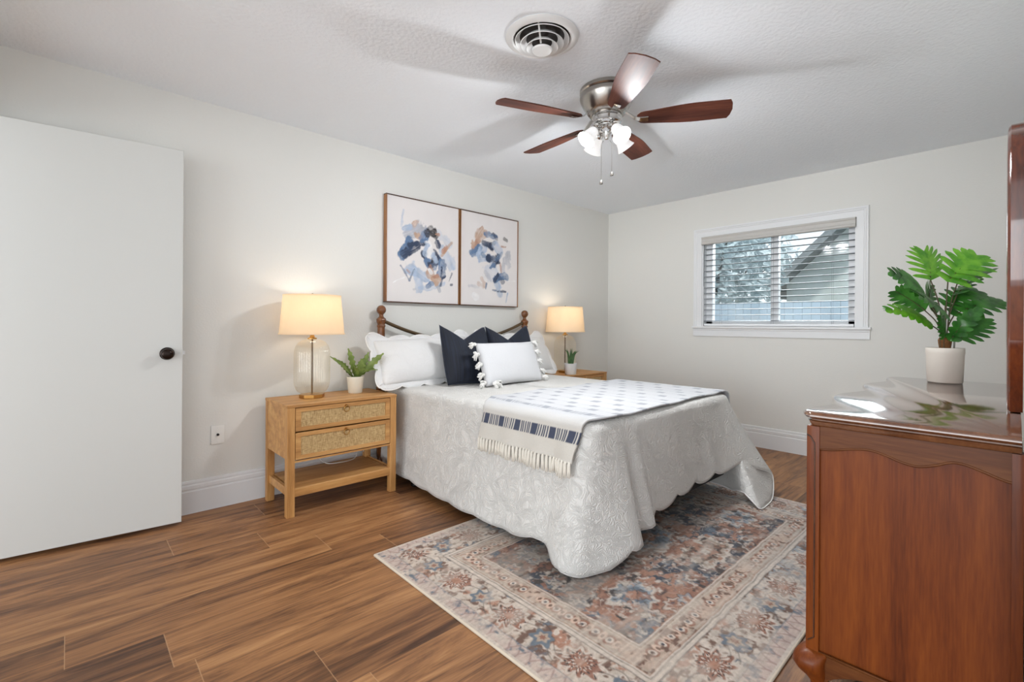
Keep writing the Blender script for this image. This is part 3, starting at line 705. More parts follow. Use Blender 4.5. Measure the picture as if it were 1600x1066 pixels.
tag(obj('power_cord', bm, 'plate', None, 180), 'thin pale power cord looping over the shelf of the left nightstand', 'cord')

# ================================================================ SMALL PLANTS
def ribbon(bm, base, tip, width, sag=.1, n=14, nrm=(0, 0, 1), fold=.25, lobes=0, shape=None, lobe_depth=.35):
    """a leaf blade along an arc from base to tip with a raised mid rib and lobed edge"""
    b, t = Vector(base), Vector(tip); d = t-b; L = d.length; up = Vector(nrm); up = (up-up.project(d)).normalized(); side = d.cross(up).normalized()
    rows = []
    for i in range(n+1):
        s = i/n; c = b+d*s+up*(sag*L*4*s*(1-s))
        w = width*(shape(s) if shape else math.sin(PI*min(1, s*.96+.04))**.7)
        if lobes: w *= 1-lobe_depth*(.5+.5*math.cos(2*PI*lobes*s))
        rows.append([bm.verts.new(c-side*w+up*w*fold), bm.verts.new(c-side*w*.5+up*w*fold*.35), bm.verts.new(c), bm.verts.new(c+side*w*.5+up*w*fold*.35), bm.verts.new(c+side*w+up*w*fold)])
    for a, c in zip(rows, rows[1:]):
        for k in range(4): bm.faces.new((a[k], a[k+1], c[k+1], c[k]))
    return bm
fp = thing('potted_fern', 'small green lobed fern in a cream pot on the left nightstand', 'potted plant', (-3.243, -.222, NH))
bm = new(); lathe(bm, [(0, 0), (.043, 0), (.046, .004), (.055, .098), (.057, .110), (.056, .113), (.052, .112), (.049, .098), (.046, .095), (0, .095)], 40, fl=lambda r, z, a: r*(1+.008*math.cos(30*a)*(1 if r > .03 and z < .088 else 0))); obj('pot', bm, 'ceramic', fp, 50)
bm = new(); lathe(bm, [(.048, .094), (.03, .098), (0, .100)], 20, cap=False); obj('soil', bm, 'soil', fp)
FR = [((-.005, 0), (-.175, .01, .255), .026, .05, (0, -.6, 1)), ((0, .005), (-.058, -.01, .305), .026, .04, (.1, -1, .1)), ((.006, -.01), (.02, -.05, .235), .036, .08, (0, -1, .3)), ((.012, 0), (.150, -.115, .270), .030, .03, (-.4, -.8, .6)),
      ((.015, -.01), (.120, -.09, .155), .026, .22, (0, -.5, 1)), ((-.01, .01), (-.10, .06, .225), .026, .06, (0, -.8, .7)), ((.01, .0), (.085, -.02, .275), .024, .05, (0, -.8, .5)), ((0, -.012), (-.055, -.10, .19), .024, .1, (0, -.5, 1))]
for (bx, by), tip, w, sag, nr in FR:
    bm = new(); ribbon(bm, (bx, by, .095), tip, w, sag, 28, nr, .22, 6.5, lambda s: (.25+.75*smooth01(s*2.2))*(1-smooth01((s-.72)/.3)*.8), .42)
    obj('frond', bm, 'leaff', fp, 60)
ap = thing('potted_aloe', 'small spiky aloe in a white pot on the right nightstand', 'potted plant', (-1.165, -.400, NH))
bm = new(); lathe(bm, [(0, 0), (.050, 0), (.053, .003), (.060, .102), (.060, .106), (.055, .106), (.053, .095), (0, .092)], 40); obj('pot', bm, 'ceramicw', ap, 50)
bm = new(); lathe(bm, [(.053, .093), (0, .096)], 20, cap=False); obj('soil', bm, 'soil', ap)
for k in range(11):
    a = k*2.4; r = .5+.5*((k*37) % 11)/11
    tip = Vector((math.cos(a)*.11*r*(1 if k > 2 else .4), math.sin(a)*.07*r, .11+.17*(1-.35*r)))
    bm = new(); b = Vector((math.cos(a)*.015, math.sin(a)*.015, .09)); mid = b*.45+tip*.55+Vector((0, 0, .025)) - Vector((tip.x*.15, tip.y*.15, 0))
    pts = catmull([b, b*.7+mid*.3, mid, tip], 6); n = len(pts)
    tube(bm, [tuple(p) for p in pts], [.011*(1-(i/(n-1))**1.5)+.0006 for i in range(n)], 8); obj('leaf', bm, 'leafa', ap, 180)

# ================================================================ BED
BX0, BX1, BY0, BY1, BZ = -2.965, -1.465, -.115, -2.025, .668      # cloth outline at the mattress top
bed = thing('bed', 'bed with turned wooden head posts and a curved metal rail', 'bed', (-2.22, -1.05, 0))
bl0 = Vector((-2.22, -1.05, 0))
def post(px):
    bm = new(); pr = [(.030, 0), (.030, .10), (.024, .12), (.030, .14), (.030, .42), (.024, .44), (.034, .465), (.024, .49), (.022, .52), (.034, .56), (.036, .58), (.022, .60), (.034, .63), (.036, .645), (.024, .665), (.036, .69), (.037, .70), (.024, .715), (.033, .74), (.034, .75), (.026, .765), (.026, .78), (.028, .80), (.027, 1.09)]
    pr += [(.027, 1.095), (.031, 1.10), (.031, 1.108), (.027, 1.114), (.030, 1.125), (.034, 1.135), (.036, 1.146), (.037, 1.152), (.034, 1.160), (.024, 1.168), (.017, 1.176), (.015, 1.186), (.018, 1.194)]
    lathe(bm, pr, 28, px, -.075, fl=lambda r, z, a: r*(1+(.03*math.cos(14*a) if .80 <= z < 1.092 else 0)))
    bmesh.ops.translate(bm, verts=bm.verts, vec=-bl0); p = obj('head_post', bm, 'postwood', bed, 50)
    bm = new(); sphere(bm, (px, -.075, 1.225), .0355, 24, 16); bmesh.ops.translate(bm, verts=bm.verts, vec=-bl0); obj('finial_ball', bm, 'postwood', p, 180)
PX = (-2.975, -1.468)
for x in PX: post(x)
def rail(z0, z1, r):
    return [(PX[0]+(PX[1]-PX[0])*i/40, -.075, z1+(z0-z1)*(2*i/40-1)**2) for i in range(41)]
bm = new(); tube(bm, rail(1.152, .985, 0), .0135, 12); tube(bm, [(PX[0], -.075, .78), (PX[1], -.075, .78)], .010, 10); bmesh.ops.translate(bm, verts=bm.verts, vec=-bl0); obj('head_rail', bm, 'darkmetal', bed, 60)
def bb(name, x0, x1, y0, y1, z0, z1, bev, m, seg=3):
    bm = new(); box(bm, x0, x1, y0, y1, z0, z1, bev, seg); bmesh.ops.translate(bm, verts=bm.verts, vec=-bl0); return obj(name, bm, m, bed, 40)
bb('mattress', -2.945, -1.485, -2.0, -.13, .40, .655, .04, 'mattress')
bb('box_spring', -2.945, -1.485, -2.0, -.13, .165, .397, .02, 'boxspring')
bb('steel_frame', -2.94, -1.49, -1.995, -.135, .130, .163, .004, 'blackmetal', 1)
for x in (-2.935, -1.55):
    for y in (-1.765, -.5):
        bm = new(); lathe(bm, [(0, .012), (.030, .012), (.032, .016), (.030, .026), (.016, .032), (.015, .135)], 16, x, y); bmesh.ops.translate(bm, verts=bm.verts, vec=-bl0); obj('frame_leg', bm, 'blackmetal', bed, 50)

# ---- bedspread: top sheet, rounded edge, draped skirt with corner cones
def perimeter(n):
    """closed rounded outline; s measured from the left head corner along the left side"""
    r = .07; P = []
    def line(a, b, s0, s1, k):
        for i in range(k): t = i/k; P.append((a[0]+(b[0]-a[0])*t, a[1]+(b[1]-a[1])*t, s0+(s1-s0)*t))
    def arc(c, a0, a1, s0, s1, k):
        for i in range(k): t = i/k; a = a0+(a1-a0)*t; P.append((c[0]+r*math.cos(a), c[1]+r*math.sin(a), s0+(s1-s0)*t))
    line((BX0, BY0-r), (BX0, BY1+r), .07, 1.84, 90); arc((BX0+r, BY1+r), PI, 1.5*PI, 1.84, 1.98, 24)
    line((BX0+r, BY1), (BX1-r, BY1), 1.98, 3.34, 80); arc((BX1-r, BY1+r), 1.5*PI, 2*PI, 3.34, 3.48, 24)
    line((BX1, BY1+r), (BX1, BY0-r), 3.48, 5.25, 70); arc((BX1-r, BY0-r), 0, PI/2, 5.25, 5.39, 8)
    line((BX1-r, BY0), (BX0+r, BY0), 5.39, 6.75, 30); arc((BX0+r, BY0-r), PI/2, PI, 6.75, 6.89, 8)
    return P
HEM = [(.0, -2.985, -.10, .09), (.25, -3.005, -.36, .075), (.55, -3.012, -.66, .06), (.85, -3.01, -.96, .052), (1.12, -3.012, -1.23, .045), (1.40, -3.015, -1.52, .042), (1.60, -3.02, -1.72, .080), (1.70, -3.035, -1.81, .085),
       (1.78, -3.085, -1.89, .035), (1.84, -3.095, -1.95, .026), (1.90, -3.06, -2.02, .022), (1.95, -2.99, -2.055, .024), (2.01, -2.90, -2.095, .036), (2.08, -2.78, -2.125, .062), (2.12, -2.715, -2.120, .085), (2.145, -2.70, -2.075, .105), (2.18, -2.655, -2.065, .125), (2.23, -2.575, -2.10, .128), (2.265, -2.545, -2.075, .145), (2.32, -2.48, -2.062, .155),
       (2.5, -2.30, -2.065, .172), (2.7, -2.11, -2.068, .188), (2.9, -1.93, -2.07, .20), (3.08, -1.77, -2.085, .215), (3.2, -1.62, -2.12, .225), (3.3, -1.46, -2.17, .205), (3.37, -1.33, -2.215, .168), (3.40, -1.285, -2.225, .14),
       (3.425, -1.31, -2.24, .075), (3.445, -1.40, -2.262, .02), (3.462, -1.53, -2.275, .015), (3.478, -1.63, -2.268, .018), (3.494, -1.655, -2.225, .06), (3.51, -1.60, -2.15, .085), (3.55, -1.47, -2.04, .03), (3.60, -1.43, -1.96, .03), (3.75, -1.40, -1.80, .035), (4.2, -1.41, -1.35, .05), (5.25, -1.44, -.20, .08), (5.35, -1.455, -.10, .3), (5.5, -1.6, -.105, .45), (6.7, -2.85, -.105, .45), (6.82, -2.965, -.10, .25), (6.89, -2.985, -.10, .09)]
hs_ = np.array([h[0] for h in HEM])
def hem_at(s):
    # monotone cubic through the control points
    k = int(np.clip(np.searchsorted(hs_, s)-1, 0, len(HEM)-2)); h0, h1 = HEM[k], HEM[k+1]; L = h1[0]-h0[0]; t = (s-h0[0])/L
    hm, hp = HEM[max(0, k-1)], HEM[min(len(HEM)-1, k+2)]; out = []
    for c in (1, 2, 3):
        m0 = (h1[c]-hm[c])/(h1[0]-hm[0])*L; m1 = (hp[c]-h0[c])/(hp[0]-h0[0])*L
        out.append((2*t**3-3*t*t+1)*h0[c]+(t**3-2*t*t+t)*m0+(-2*t**3+3*t*t)*h1[c]+(t**3-t*t)*m1)
    return out
PER = perimeter(0)
def spread_point(p, t):
    """t 0..1 from the rounded top edge to the hem"""
    x, y, s = p; hx, hy, hz = hem_at(s)
    sc = .5+.5*abs(math.sin(PI*(s+.05)/.235))**.8 if s < 2 else abs(math.sin(PI*(s+.05)/.235))**.65
    hz += (.022 if s < 2 else .040)*(1-sc) if .1 < s < 3.36 else 0
    f = t**1.12 if t < 1 else 1
    X = x+(hx-x)*f; Y = y+(hy-y)*f; z0 = BZ-.035; Z = z0+(hz-z0)*t
    wv = .010*math.sin(s*9.0+1.3*math.sin(s*4))*t*(1 if .1 < s < 5.3 else 0)
    L = math.hypot(x+2.215, y+1.07) or 1
    nx, ny = (-1, 0) if s < 1.84 else ((0, -1) if 1.98 < s < 3.34 else ((1, 0) if 3.48 < s < 5.25 else (0, 0)))
    return Vector((X+nx*wv, Y+ny*wv, Z))
bs = thing('bedspread', 'white quilted bedspread draped to the floor over the bed', 'bedspread', (-2.215, -1.07, 0)); bo = Vector((-2.215, -1.07, 0))
bm = new(); rings = []
for k, f in enumerate((0.0, .2, .42, .62, .78, .90)):               # the flat top, ring by ring
    ring = []
    for x, y, s in PER:
        cx, cy = -2.215, min(max(y, BY1+.62), BY0-.62)
        X = cx+(x-cx)*f*.955; Y = cy+(y-cy)*(f*.97)
        ring.append(bm.verts.new(Vector((X, Y, BZ+.006*(1-f)+.0035*mnoise.noise(Vector((X*3, Y*3, 0)))))-bo))
    rings.append(ring)
for inset, z in ((.045, BZ), (.022, BZ-.004), (.008, BZ-.014), (.0, BZ-.035)):
    ring = []
    for x, y, s in PER:
        d = Vector((x+2.215, y+1.07)); ix = inset if abs(x+2.215) > .66 else 0; iy = inset if abs(y+1.07) > .87 else 0
        ring.append(bm.verts.new(Vector((x-math.copysign(ix, d.x), y-math.copysign(iy, d.y), z))-bo))
    rings.append(ring)
for k in range(1, 29):
    rings.append([bm.verts.new(spread_point(p, k/28)-bo) for p in PER])
N = len(PER)
for a, b in zip(rings, rings[1:]):
    for i in range(N): bm.faces.new((a[i], a[(i+1) % N], b[(i+1) % N], b[i]))
bmesh.ops.remove_doubles(bm, verts=rings[0], dist=1e-4)
sp = obj('quilted_cover', bm, 'quilt', bs, 180)
mod = sp.modifiers.new('thickness', 'SOLIDIFY'); mod.thickness = .006; mod.offset = -1
bm = new(); tube(bm, [spread_point(p, 1)-bo for p in PER if .09 < p[2] < 5.2], .0042, 6); obj('hem_piping', bm, 'piping', bs, 180)

# ================================================================ THROW BLANKET
TXL, TXR = BX0-.022, BX1+.02
def throw_path(d):
    """d metres from the left hem, over the left edge, across the bed, down the right side"""
    a = .145; R = .05
    if d < a:
        t = (a-d)/a; return (BX0-.018-.026*t, BZ-.030-(a-d)*.985)
    d2 = d-a; arc = R*PI/2
    if d2 < arc: th = d2/R; return (BX0-.018+R*(1-math.cos(th)), BZ-.030+(R-.008)*math.sin(th))
    d3 = d2-arc; w = (BX1-BX0)+.036-2*R
    if d3 < w: return (BX0-.018+R+d3, BZ+.012+.003*math.sin(d3*14))
    d4 = d3-w
    if d4 < arc: th = d4/R; return (BX1+.018-R+R*math.sin(th), BZ-.030+(R-.008)*math.cos(th))
    d5 = d4-arc; return (BX1+.018+.02*d5, BZ-.030-d5)
LT = .145+.05*PI+(BX1-BX0)-.064+.30
def throw_xy(d, w):
    """w 0..1 from the head side edge to the foot side edge"""
    x, z = throw_path(d)
    k = smooth01((.36-d)/.22); ya = -1.165-.115*k-.012*math.sin(d*7); yb = -2.035+.045*k+.010*math.sin(d*5+1)
    yb += .020*smooth01((.14-d)/.12)
    if d > .22: yb += .030*smooth01((d-.22)/.5)
    y = ya+(yb-ya)*w
    ex = .004*mnoise.noise(Vector((d*9, y*9, 3)))+.003
    if d < .15:
        # lies on the corner fold of the spread near the foot
        bulge = smooth01((w-.80)/.2)*.020*smooth01((.15-d)/.15); return (x-bulge-.006*math.sin(w*22)*smooth01((.15-d)/.12), y, z)
    return (x, y, z+ex)
nd, nw = 330, 176
img = np.zeros((nw, nd, 3)); CR = np.array(c8(206, 201, 192)); NVT = np.array(c8(42, 54, 82)); GT = np.array(c8(126, 131, 144)); WT = np.array(c8(198, 199, 202))
dd = np.linspace(0, LT, nd); ww = np.linspace(0, 1, nw); D, Wg = np.meshgrid(dd, ww); Ym = Wg*.86
mixk = np.clip((D-.13)/.1, 0, 1)[..., None]; img = CR*(1-mixk)+WT*mixk
def band(d0, d1, off, colr, op, stripes=True):
    global img
    u = ((Ym+off) % .150)/.150; blk = (u < .34)
    st = ((u >= .34) & (((u-.34)/.66*5.5) % 1 > .48)) if stripes else np.zeros_like(blk)
    m = ((D > d0) & (D < d1)); a = (m & (blk | st))*op
    img = img*(1-a[..., None])+np.array(colr)*a[..., None]
band(.085, .140, .125, NVT, .95)
k = 0; d = .265
while d < LT-.30:
    band(d, d+.046, .075*k, GT, .66 if k else .75, k == 0); 
    if k: band(d+.012, d+.034, .075*k+.05, GT, .16, True)
    d += .118; k += 1
band(LT-.14, LT-.085, .05, NVT, .95)
co = np.array([throw_xy(a, b) for b in ww for a in dd])
th = grid_colors('throw_blanket', nd, nw, 1, 1, img, lambda u, v: co-np.array([-2.215, -1.6, BZ]), 'throw')
th.location = (-2.215, -1.6, BZ)
tag(th, 'white fringed throw with navy dashes folded across the foot of the bed', 'throw blanket')
mod = th.modifiers.new('thickness', 'SOLIDIFY'); mod.thickness = .009; mod.offset = -1
rnd = random.Random(3)
for i in range(30):
    w = (i+.5)/30; x, y, z = throw_xy(0.0, w); bm = new(); L = .062+.014*rnd.random(); jx, jy = -.004*rnd.random(), .010*(rnd.random()-.5)
    p = [(x-.006, y, z+.008), (x-.010, y, z-.006), (x-.010+jx, y+jy*.5, z-L*.5), (x-.012+jx, y+jy, z-L)]
    for o2 in (-.004, .004): tube(bm, [(a, b+o2*(0.3+k*.35), c) for k, (a, b, c) in enumerate(p)], [.004, .0062, .0055, .0035], 7)
    bmesh.ops.translate(bm, verts=bm.verts, vec=-Vector((-2.215, -1.6, BZ))); obj('fringe_tassel', bm, 'fringe', th, 180)

# ================================================================ PILLOWS
def pillow_grid(w, h, T, n, chop=0., ear=.07, pw=.42, seed=1, pinch=1.):
    """two cushions faces meeting at a seam; x across, z up, y thickness"""
    bm = new(); F = {}; mn = mnoise
    for sgn in (1, -1):
        for i in range(n+1):
            for j in range(n+1):
                u = 2*i/n-1; v = 2*j/n-1
                if sgn < 0 and (i in (0, n) or j in (0, n)): F[(sgn, i, j)] = F[(1, i, j)]; continue
                x = w/2*u*(1-ear*(1-v*v)*abs(u)**2); z = h/2*v*(1-ear*(1-u*u)*abs(v)**2)
                th = T/2*(max(0, (1-u*u))*max(0, (1-v*v)))**pw
                th *= 1+.12*mn.noise(Vector((u*1.6+seed, v*1.6, seed*3.1+sgn)))
                if chop:
                    k = max(0., 1-abs(u+.08)/.98)**1.15*smooth01((v+.3)/1.25); z -= chop*k; th *= 1-.35*k
                F[(sgn, i, j)] = bm.verts.new((x, -sgn*th, z))
        for i in range(n):
            for j in range(n):
                q = [F[(sgn, i, j)], F[(sgn, i+1, j)], F[(sgn, i+1, j+1)], F[(sgn, i, j+1)]]
                bm.faces.new(q if sgn > 0 else q[::-1])
    return bm
def pillow(name, label, cat, mat_, loc, w, h, T, lean, yaw=0, roll=0, chop=0., ear=.07, seed=1, group=None, n=36, pw=.42):
    """loc is the middle of the lower edge"""
    t = thing(name, label, cat, loc, 0, group)
    bm = pillow_grid(w, h, T, n, chop, ear, pw, seed)
    A = Matrix.Rotation(yaw, 4, 'Z') @ Matrix.Rotation(-lean, 4, 'X') @ Matrix.Rotation(roll, 4, 'Y') @ Matrix.Translation((0, 0, h/2))
    bmesh.ops.transform(bm, matrix=A, verts=bm.verts)
    o = obj('cushion', bm, mat_, t, 180)
    return t, A
def sham(label, loc, w, h, lean, yaw, roll, seed):
    t = thing('pillow_sham', label, 'pillow', loc, 0, 'white scalloped pillow shams')
    A = Matrix.Rotation(yaw, 4, 'Z') @ Matrix.Rotation(-lean, 4, 'X') @ Matrix.Rotation(roll, 4, 'Y') @ Matrix.Translation((0, 0, h/2))
    bm = pillow_grid(w-.085, h-.105, .20, 36, 0, .03, .55, seed); bmesh.ops.translate(bm, verts=bm.verts, vec=(0, 0, -.015)); bmesh.ops.transform(bm, matrix=A, verts=bm.verts); obj('cushion', bm, 'sham', t, 180)
    # scalloped flange
    bm = new(); n = 240; W2, H2 = w/2, h/2; rings = [[], [], []]; per = 2*(w+h); edge = []
    for i in range(n):
        s = per*i/n
        if s < w: x, z, nx, nz, L, q = -W2+s, -H2, 0, -1, w, s
        elif s < w+h: x, z, nx, nz, L, q = W2, -H2+(s-w), 1, 0, h, s-w
        elif s < 2*w+h: x, z, nx, nz, L, q = W2-(s-w-h), H2, 0, 1, w, s-w-h
        else: x, z, nx, nz, L, q = -W2, H2-(s-2*w-h), -1, 0, h, s-2*w-h
        m = max(2, round(L/.17)); sc = abs(math.sin(PI*q/L*m))**.7
        cr = min(1, min(q, L-q)/.05); off = -.024*(1-sc)
        ux, uz = x/W2, z/H2
        wob = .010*mnoise.noise(Vector((x*8+seed, z*8, 1.7)))
        px, pz = x+nx*off, z+nz*off
        if z > 0: pz -= .034*smooth01((.86-abs(x)/W2)/.25)*max(0., z/H2)
        if cr < 1: px -= math.copysign(.016*(1-cr)**2, x); pz -= math.copysign(.016*(1-cr)**2, z)
        for k, f in enumerate((1., .9, .76)):
            fx = f if k < 2 else (W2-.085)/W2; fz = f if k < 2 else (H2-.075)/H2
            if k == 1: fx, fz = 1-.02/W2, 1-.02/H2
            bx, bz = (px, pz) if k == 0 else (max(-W2*fx, min(W2*fx, px)), max(-H2*fz, min(H2*fz-.034, pz)))
            rings[k].append(bm.verts.new(A @ Vector((bx, wob*(1-.3*k), bz))))
        edge.append(A @ Vector((px, wob, pz)))
    for a, b in zip(rings, rings[1:]):
        for i in range(n): bm.faces.new((a[i], a[(i+1) % n], b[(i+1) % n], b[i]))
    f = obj('flange', bm, 'sham', t, 180); md = f.modifiers.new('thickness', 'SOLIDIFY'); md.thickness = .007; md.offset = 0
    bm = new(); tube(bm, edge, .0045, 6, True); obj('piping', bm, 'piping', f, 180)
    return t
BT = BZ+.004
sham('left white scalloped sham leaning on the head rail by the fern', (-2.705, -.395, BT+.002), .89, .455, math.radians(30), math.radians(-3), math.radians(-1.5), 1)
sham('right white scalloped sham beside the aloe, mostly behind the navy cushion', (-1.765, -.400, BT+.002), .89, .455, math.radians(30), math.radians(3), math.radians(1), 5)
pillow('throw_pillow', 'left navy velvet cushion with a chopped top, behind the white tassels', 'cushion', 'navy', (-2.495, -.560, BT+.004), .455, .455, .17, math.radians(17), math.radians(4), math.radians(3), .105, .04, 2, 'navy velvet cushions')
pillow('throw_pillow', 'right navy velvet cushion, only its two top corners showing', 'cushion', 'navy', (-2.02, -.545, BT+.004), .455, .455, .17, math.radians(17), math.radians(-3), math.radians(0), .115, .04, 8, 'navy velvet cushions')
lt, LA = pillow('lumbar_pillow', 'white slubbed lumbar pillow with yarn tassels at its ends', 'cushion', 'lumbar', (-2.245, -.770, BT+.012), .600, .325, .15, math.radians(22), math.radians(2), math.radians(0), 0, .045, 4, None, 36, .40)
rnd = random.Random(5)
def tassel(c, dirx):
    bm = new(); c = Vector(c)
    sphere(bm, c, .0135, 12, 8)
    for k in range(26):
        a = rnd.uniform(0, 6.28); sp = rnd.uniform(.2, 1.0); d = Vector((dirx*rnd.uniform(.6, 1.1), -.45*math.cos(a)*sp-.15, .75*math.sin(a)*sp-.25)).normalized(); L = rnd.uniform(.036, .052)
        e = c+d*L+Vector((0, 0, -.008)); tube(bm, [tuple(c), tuple(c+d*L*.55+Vector((0, 0, .004))), tuple(e)], [.004, .0052, .0036], 5)
    return bm
for sx in (-1, 1):
    for k in range(5):
        v = -1+2*(k+.0)/4
        if k == 0: v = -.93
        c = LA @ Vector((sx*(.300-.012*(1-v*v)), -.006, .162*v*.94)); c.z = max(c.z, .028)
        obj('tassel', tassel(c+Vector((sx*.012, -.004, 0)), sx), 'yarn', lt, 180)
for x in (-.268, -.215):
    c = LA @ Vector((x, -.03, -.155)); c.z = .026; obj('tassel', tassel(c+Vector((0, -.03, 0)), -.2 if x > -.23 else .2), 'yarn', lt, 180)

# ================================================================ RUG
def rug():
    x0, x1, y0, y1 = -3.60, -1.315, -2.80, -1.21; W_, D_ = x1-x0, y1-y0
    nx, ny = 640, 446
    xs = np.linspace(0, W_, nx); ys = np.linspace(0, D_, ny); X, Y = np.meshgrid(xs, ys); rs = np.random.RandomState(4)
    def fbm(sx, sy, oct=4, seed=0):
        r = np.random.RandomState(seed); out = np.zeros_like(X); amp = 1.; tot = 0
        for o in range(oct):
            gx, gy = int(W_*sx*2**o)+3, int(D_*sy*2**o)+3; g = r.rand(gy, gx); xi, yi = X/W_*(gx-1.01), Y/D_*(gy-1.01)
            a, b = xi.astype(int), yi.astype(int); fx, fy = xi-a, yi-b; fx, fy = fx*fx*(3-2*fx), fy*fy*(3-2*fy); a2, b2 = np.minimum(a+1, gx-1), np.minimum(b+1, gy-1)
            out += amp*((g[b, a]*(1-fx)+g[b, a2]*fx)*(1-fy)+(g[b2, a]*(1-fx)+g[b2, a2]*fx)*fy); tot += amp; amp *= .55
        return out/tot
    def mixc(img, m, c): m = np.clip(m, 0, 1)[..., None]; return img*(1-m)+np.array(c)*m
    jx = X+.010*(fbm(14, 14, 2, 31)-.5); jy = Y+.010*(fbm(14, 14, 2, 32)-.5)
    ex, ey = np.minimum(jx, W_-jx), np.minimum(jy, D_-jy); d = np.minimum(ex, ey)
    along = np.where(ex < ey, jy, jx); along = along - np.where(ex < ey, D_, W_)/2
    CRM, BEI, GRY, BLU, SLT, NVY, RUST, TER, BRN, DKB = c8(206,194,182), c8(176,158,140), c8(172,168,164), c8(142,156,168), c8(98,112,128), c8(50,58,76), c8(146,94,70), c8(172,122,96), c8(112,80,62), c8(58,46,42)
    big = fbm(2.2, 2.2, 3, 1); fine = fbm(40, 40, 3, 2); midn = fbm(11, 11, 3, 3); coolx = np.clip((X-Y*.2)/W_*1.5-.18+.5*(big-.5), 0, 1)
    img = np.ones((ny, nx, 3))*np.array(CRM)
    # field
    a = fbm(4.2, 4.2, 4, 7); b = fbm(7, 7, 4, 8); c9 = fbm(26, 26, 3, 9)
    fld = np.ones_like(img)*np.array(NVY)
    fld = mixc(fld, (a-.50)*16, RUST); fld = mixc(fld, (a-.60)*14, TER); fld = mixc(fld, (b-.60)*14, SLT); fld = mixc(fld, (.36-b)*16, BRN)
    fld = mixc(fld, (1-np.abs(a-.50)*60)*.7, c8(188,168,150)); fld = mixc(fld, (c9-.63)*9, CRM); fld = mixc(fld, (.36-c9)*9, DKB)
    def medallion(img, cx, cy, rx, ry, lay, k=0.):
        r = np.hypot((jx-cx)/rx, (jy-cy)/ry); th = np.arctan2(jy-cy, jx-cx); r = r*(1+.10*np.cos(8*th+k)+.5*(midn-.5)+.35*(fine-.5))
        for rr, c in lay: img = mixc(img, (rr-r)*16, c)
        return img
    dm = lambda img, cx, cy, s, lay: mixc(img, 0, lay)
    L1 = [(1.0, TER), (.80, RUST), (.62, CRM), (.52, BLU), (.36, SLT), (.20, TER)]
    L2 = [(1.0, CRM), (.82, BEI), (.60, BRN), (.42, TER), (.22, CRM)]
    L3 = [(1.0, RUST), (.7, SLT), (.45, CRM), (.25, RUST)]
    for (cx, cy, rx, ry, L) in [(.62,.55,.20,.15,L1),(1.22,.52,.19,.12,L2),(1.14,.80,.30,.22,L1),(1.75,.58,.19,.15,L1),(.62,1.06,.19,.14,L3),(1.70,1.05,.19,.14,L3),(.92,.45,.07,.06,L3),(1.50,.44,.07,.06,L3),(.45,.80,.07,.10,L3),(1.86,.80,.08,.10,L2),(.85,.72,.06,.06,L2),(1.45,1.1,.07,.06,L2)]:
        fld = medallion(fld, cx, cy, rx, ry, L)
    # small blossoms and leaves between the medallions
    rb = np.random.RandomState(12); sets = [(CRM, RUST, NVY), (TER, CRM, RUST), (BLU, CRM, TER), (CRM, SLT, TER), (RUST, TER, CRM)]
    for gx in np.arange(.42, W_-.40, .125):
        for gy in np.arange(.40, D_-.38, .125):
            cx, cy = gx+rb.uniform(-.045, .045), gy+rb.uniform(-.045, .045); r0 = rb.uniform(.020, .044); el = rb.uniform(.8, 1.4); cs = sets[rb.randint(5)]; k0 = rb.uniform(0, 6)
            i0, i1 = np.searchsorted(xs, [cx-.08, cx+.08]); j0, j1 = np.searchsorted(ys, [cy-.08, cy+.08]); sl = (slice(j0, j1), slice(i0, i1))
            dx, dy = jx[sl]-cx, jy[sl]-cy; rr = np.hypot(dx/(r0*el), dy/(r0/el)); tt = np.arctan2(dy, dx); rr = rr*(1+.22*np.cos(6*tt+k0)+.5*(midn[sl]-.5)); sub = fld[sl]
            for lim, c in ((1.15, DKB), (1.0, cs[0]), (.66, cs[1]), (.34, cs[2])): sub = mixc(sub, (lim-rr)*7*.9, c)
            fld[sl] = fld[sl]*.25+sub*.75
    # dark outlines following the shapes
    fld = mixc(fld, (1-np.abs(a-.5)*55)*.55, DKB); fld = mixc(fld, (1-np.abs(b-.56)*60)*.5, CRM)
    fld = mixc(fld, (c9-.60)*8, TER); fld = mixc(fld, (.37-c9)*8, DKB); fld = mixc(fld, (fine-.60)*5, CRM)
    # borders, from the edge inwards
    def strip(lo, hi): return (d >= lo) & (d < hi)
    main = np.ones_like(img)*np.array(GRY)*(1-coolx[..., None]*.0); main = mixc(main, 1-coolx*1.6, c8(196,182,168)); main = mixc(main, (coolx-.25)*1.1, BLU)
    main = mixc(main, (midn-.56)*10, TER); main = mixc(main, (.43-midn)*9, SLT); main = mixc(main, (fbm(24,24,3,51)-.57)*10, BRN); main = mixc(main, (.42-fbm(24,24,3,52))*10, CRM); main = mixc(main, (fine-.57)*6, BRN); main = mixc(main, (.42-fine)*7, CRM)
    P_ = .34; ph = (along/P_+.5) % 1-.5; dc = d-.150
    r = np.hypot(ph*P_/.080, dc/.062); th = np.arctan2(dc, ph*P_); pet = r*(1+.16*np.cos(10*th)+.5*(midn-.5))
    main = mixc(main, (1.15-pet)*8, CRM); main = mixc(main, (.98-pet)*9, RUST); main = mixc(main, (np.cos(11*th+pet*5)*np.sin(pet*13)-.1+.8*(fine-.5))*2*(pet < 1.0), CRM); main = mixc(main, (np.cos(14*th-pet*4)*np.cos(pet*15)-.45+.8*(midn-.5))*3*(pet < .98), DKB); main = mixc(main, (.34-pet)*9, TER)
    ph2 = ((along/P_) % 1-.5); vine = np.abs(dc-.045*np.sin(ph2*2*PI+.6)); main = mixc(main, (1-np.abs(vine-.016)*190)*.65*(np.abs(ph2) < .30), DKB)
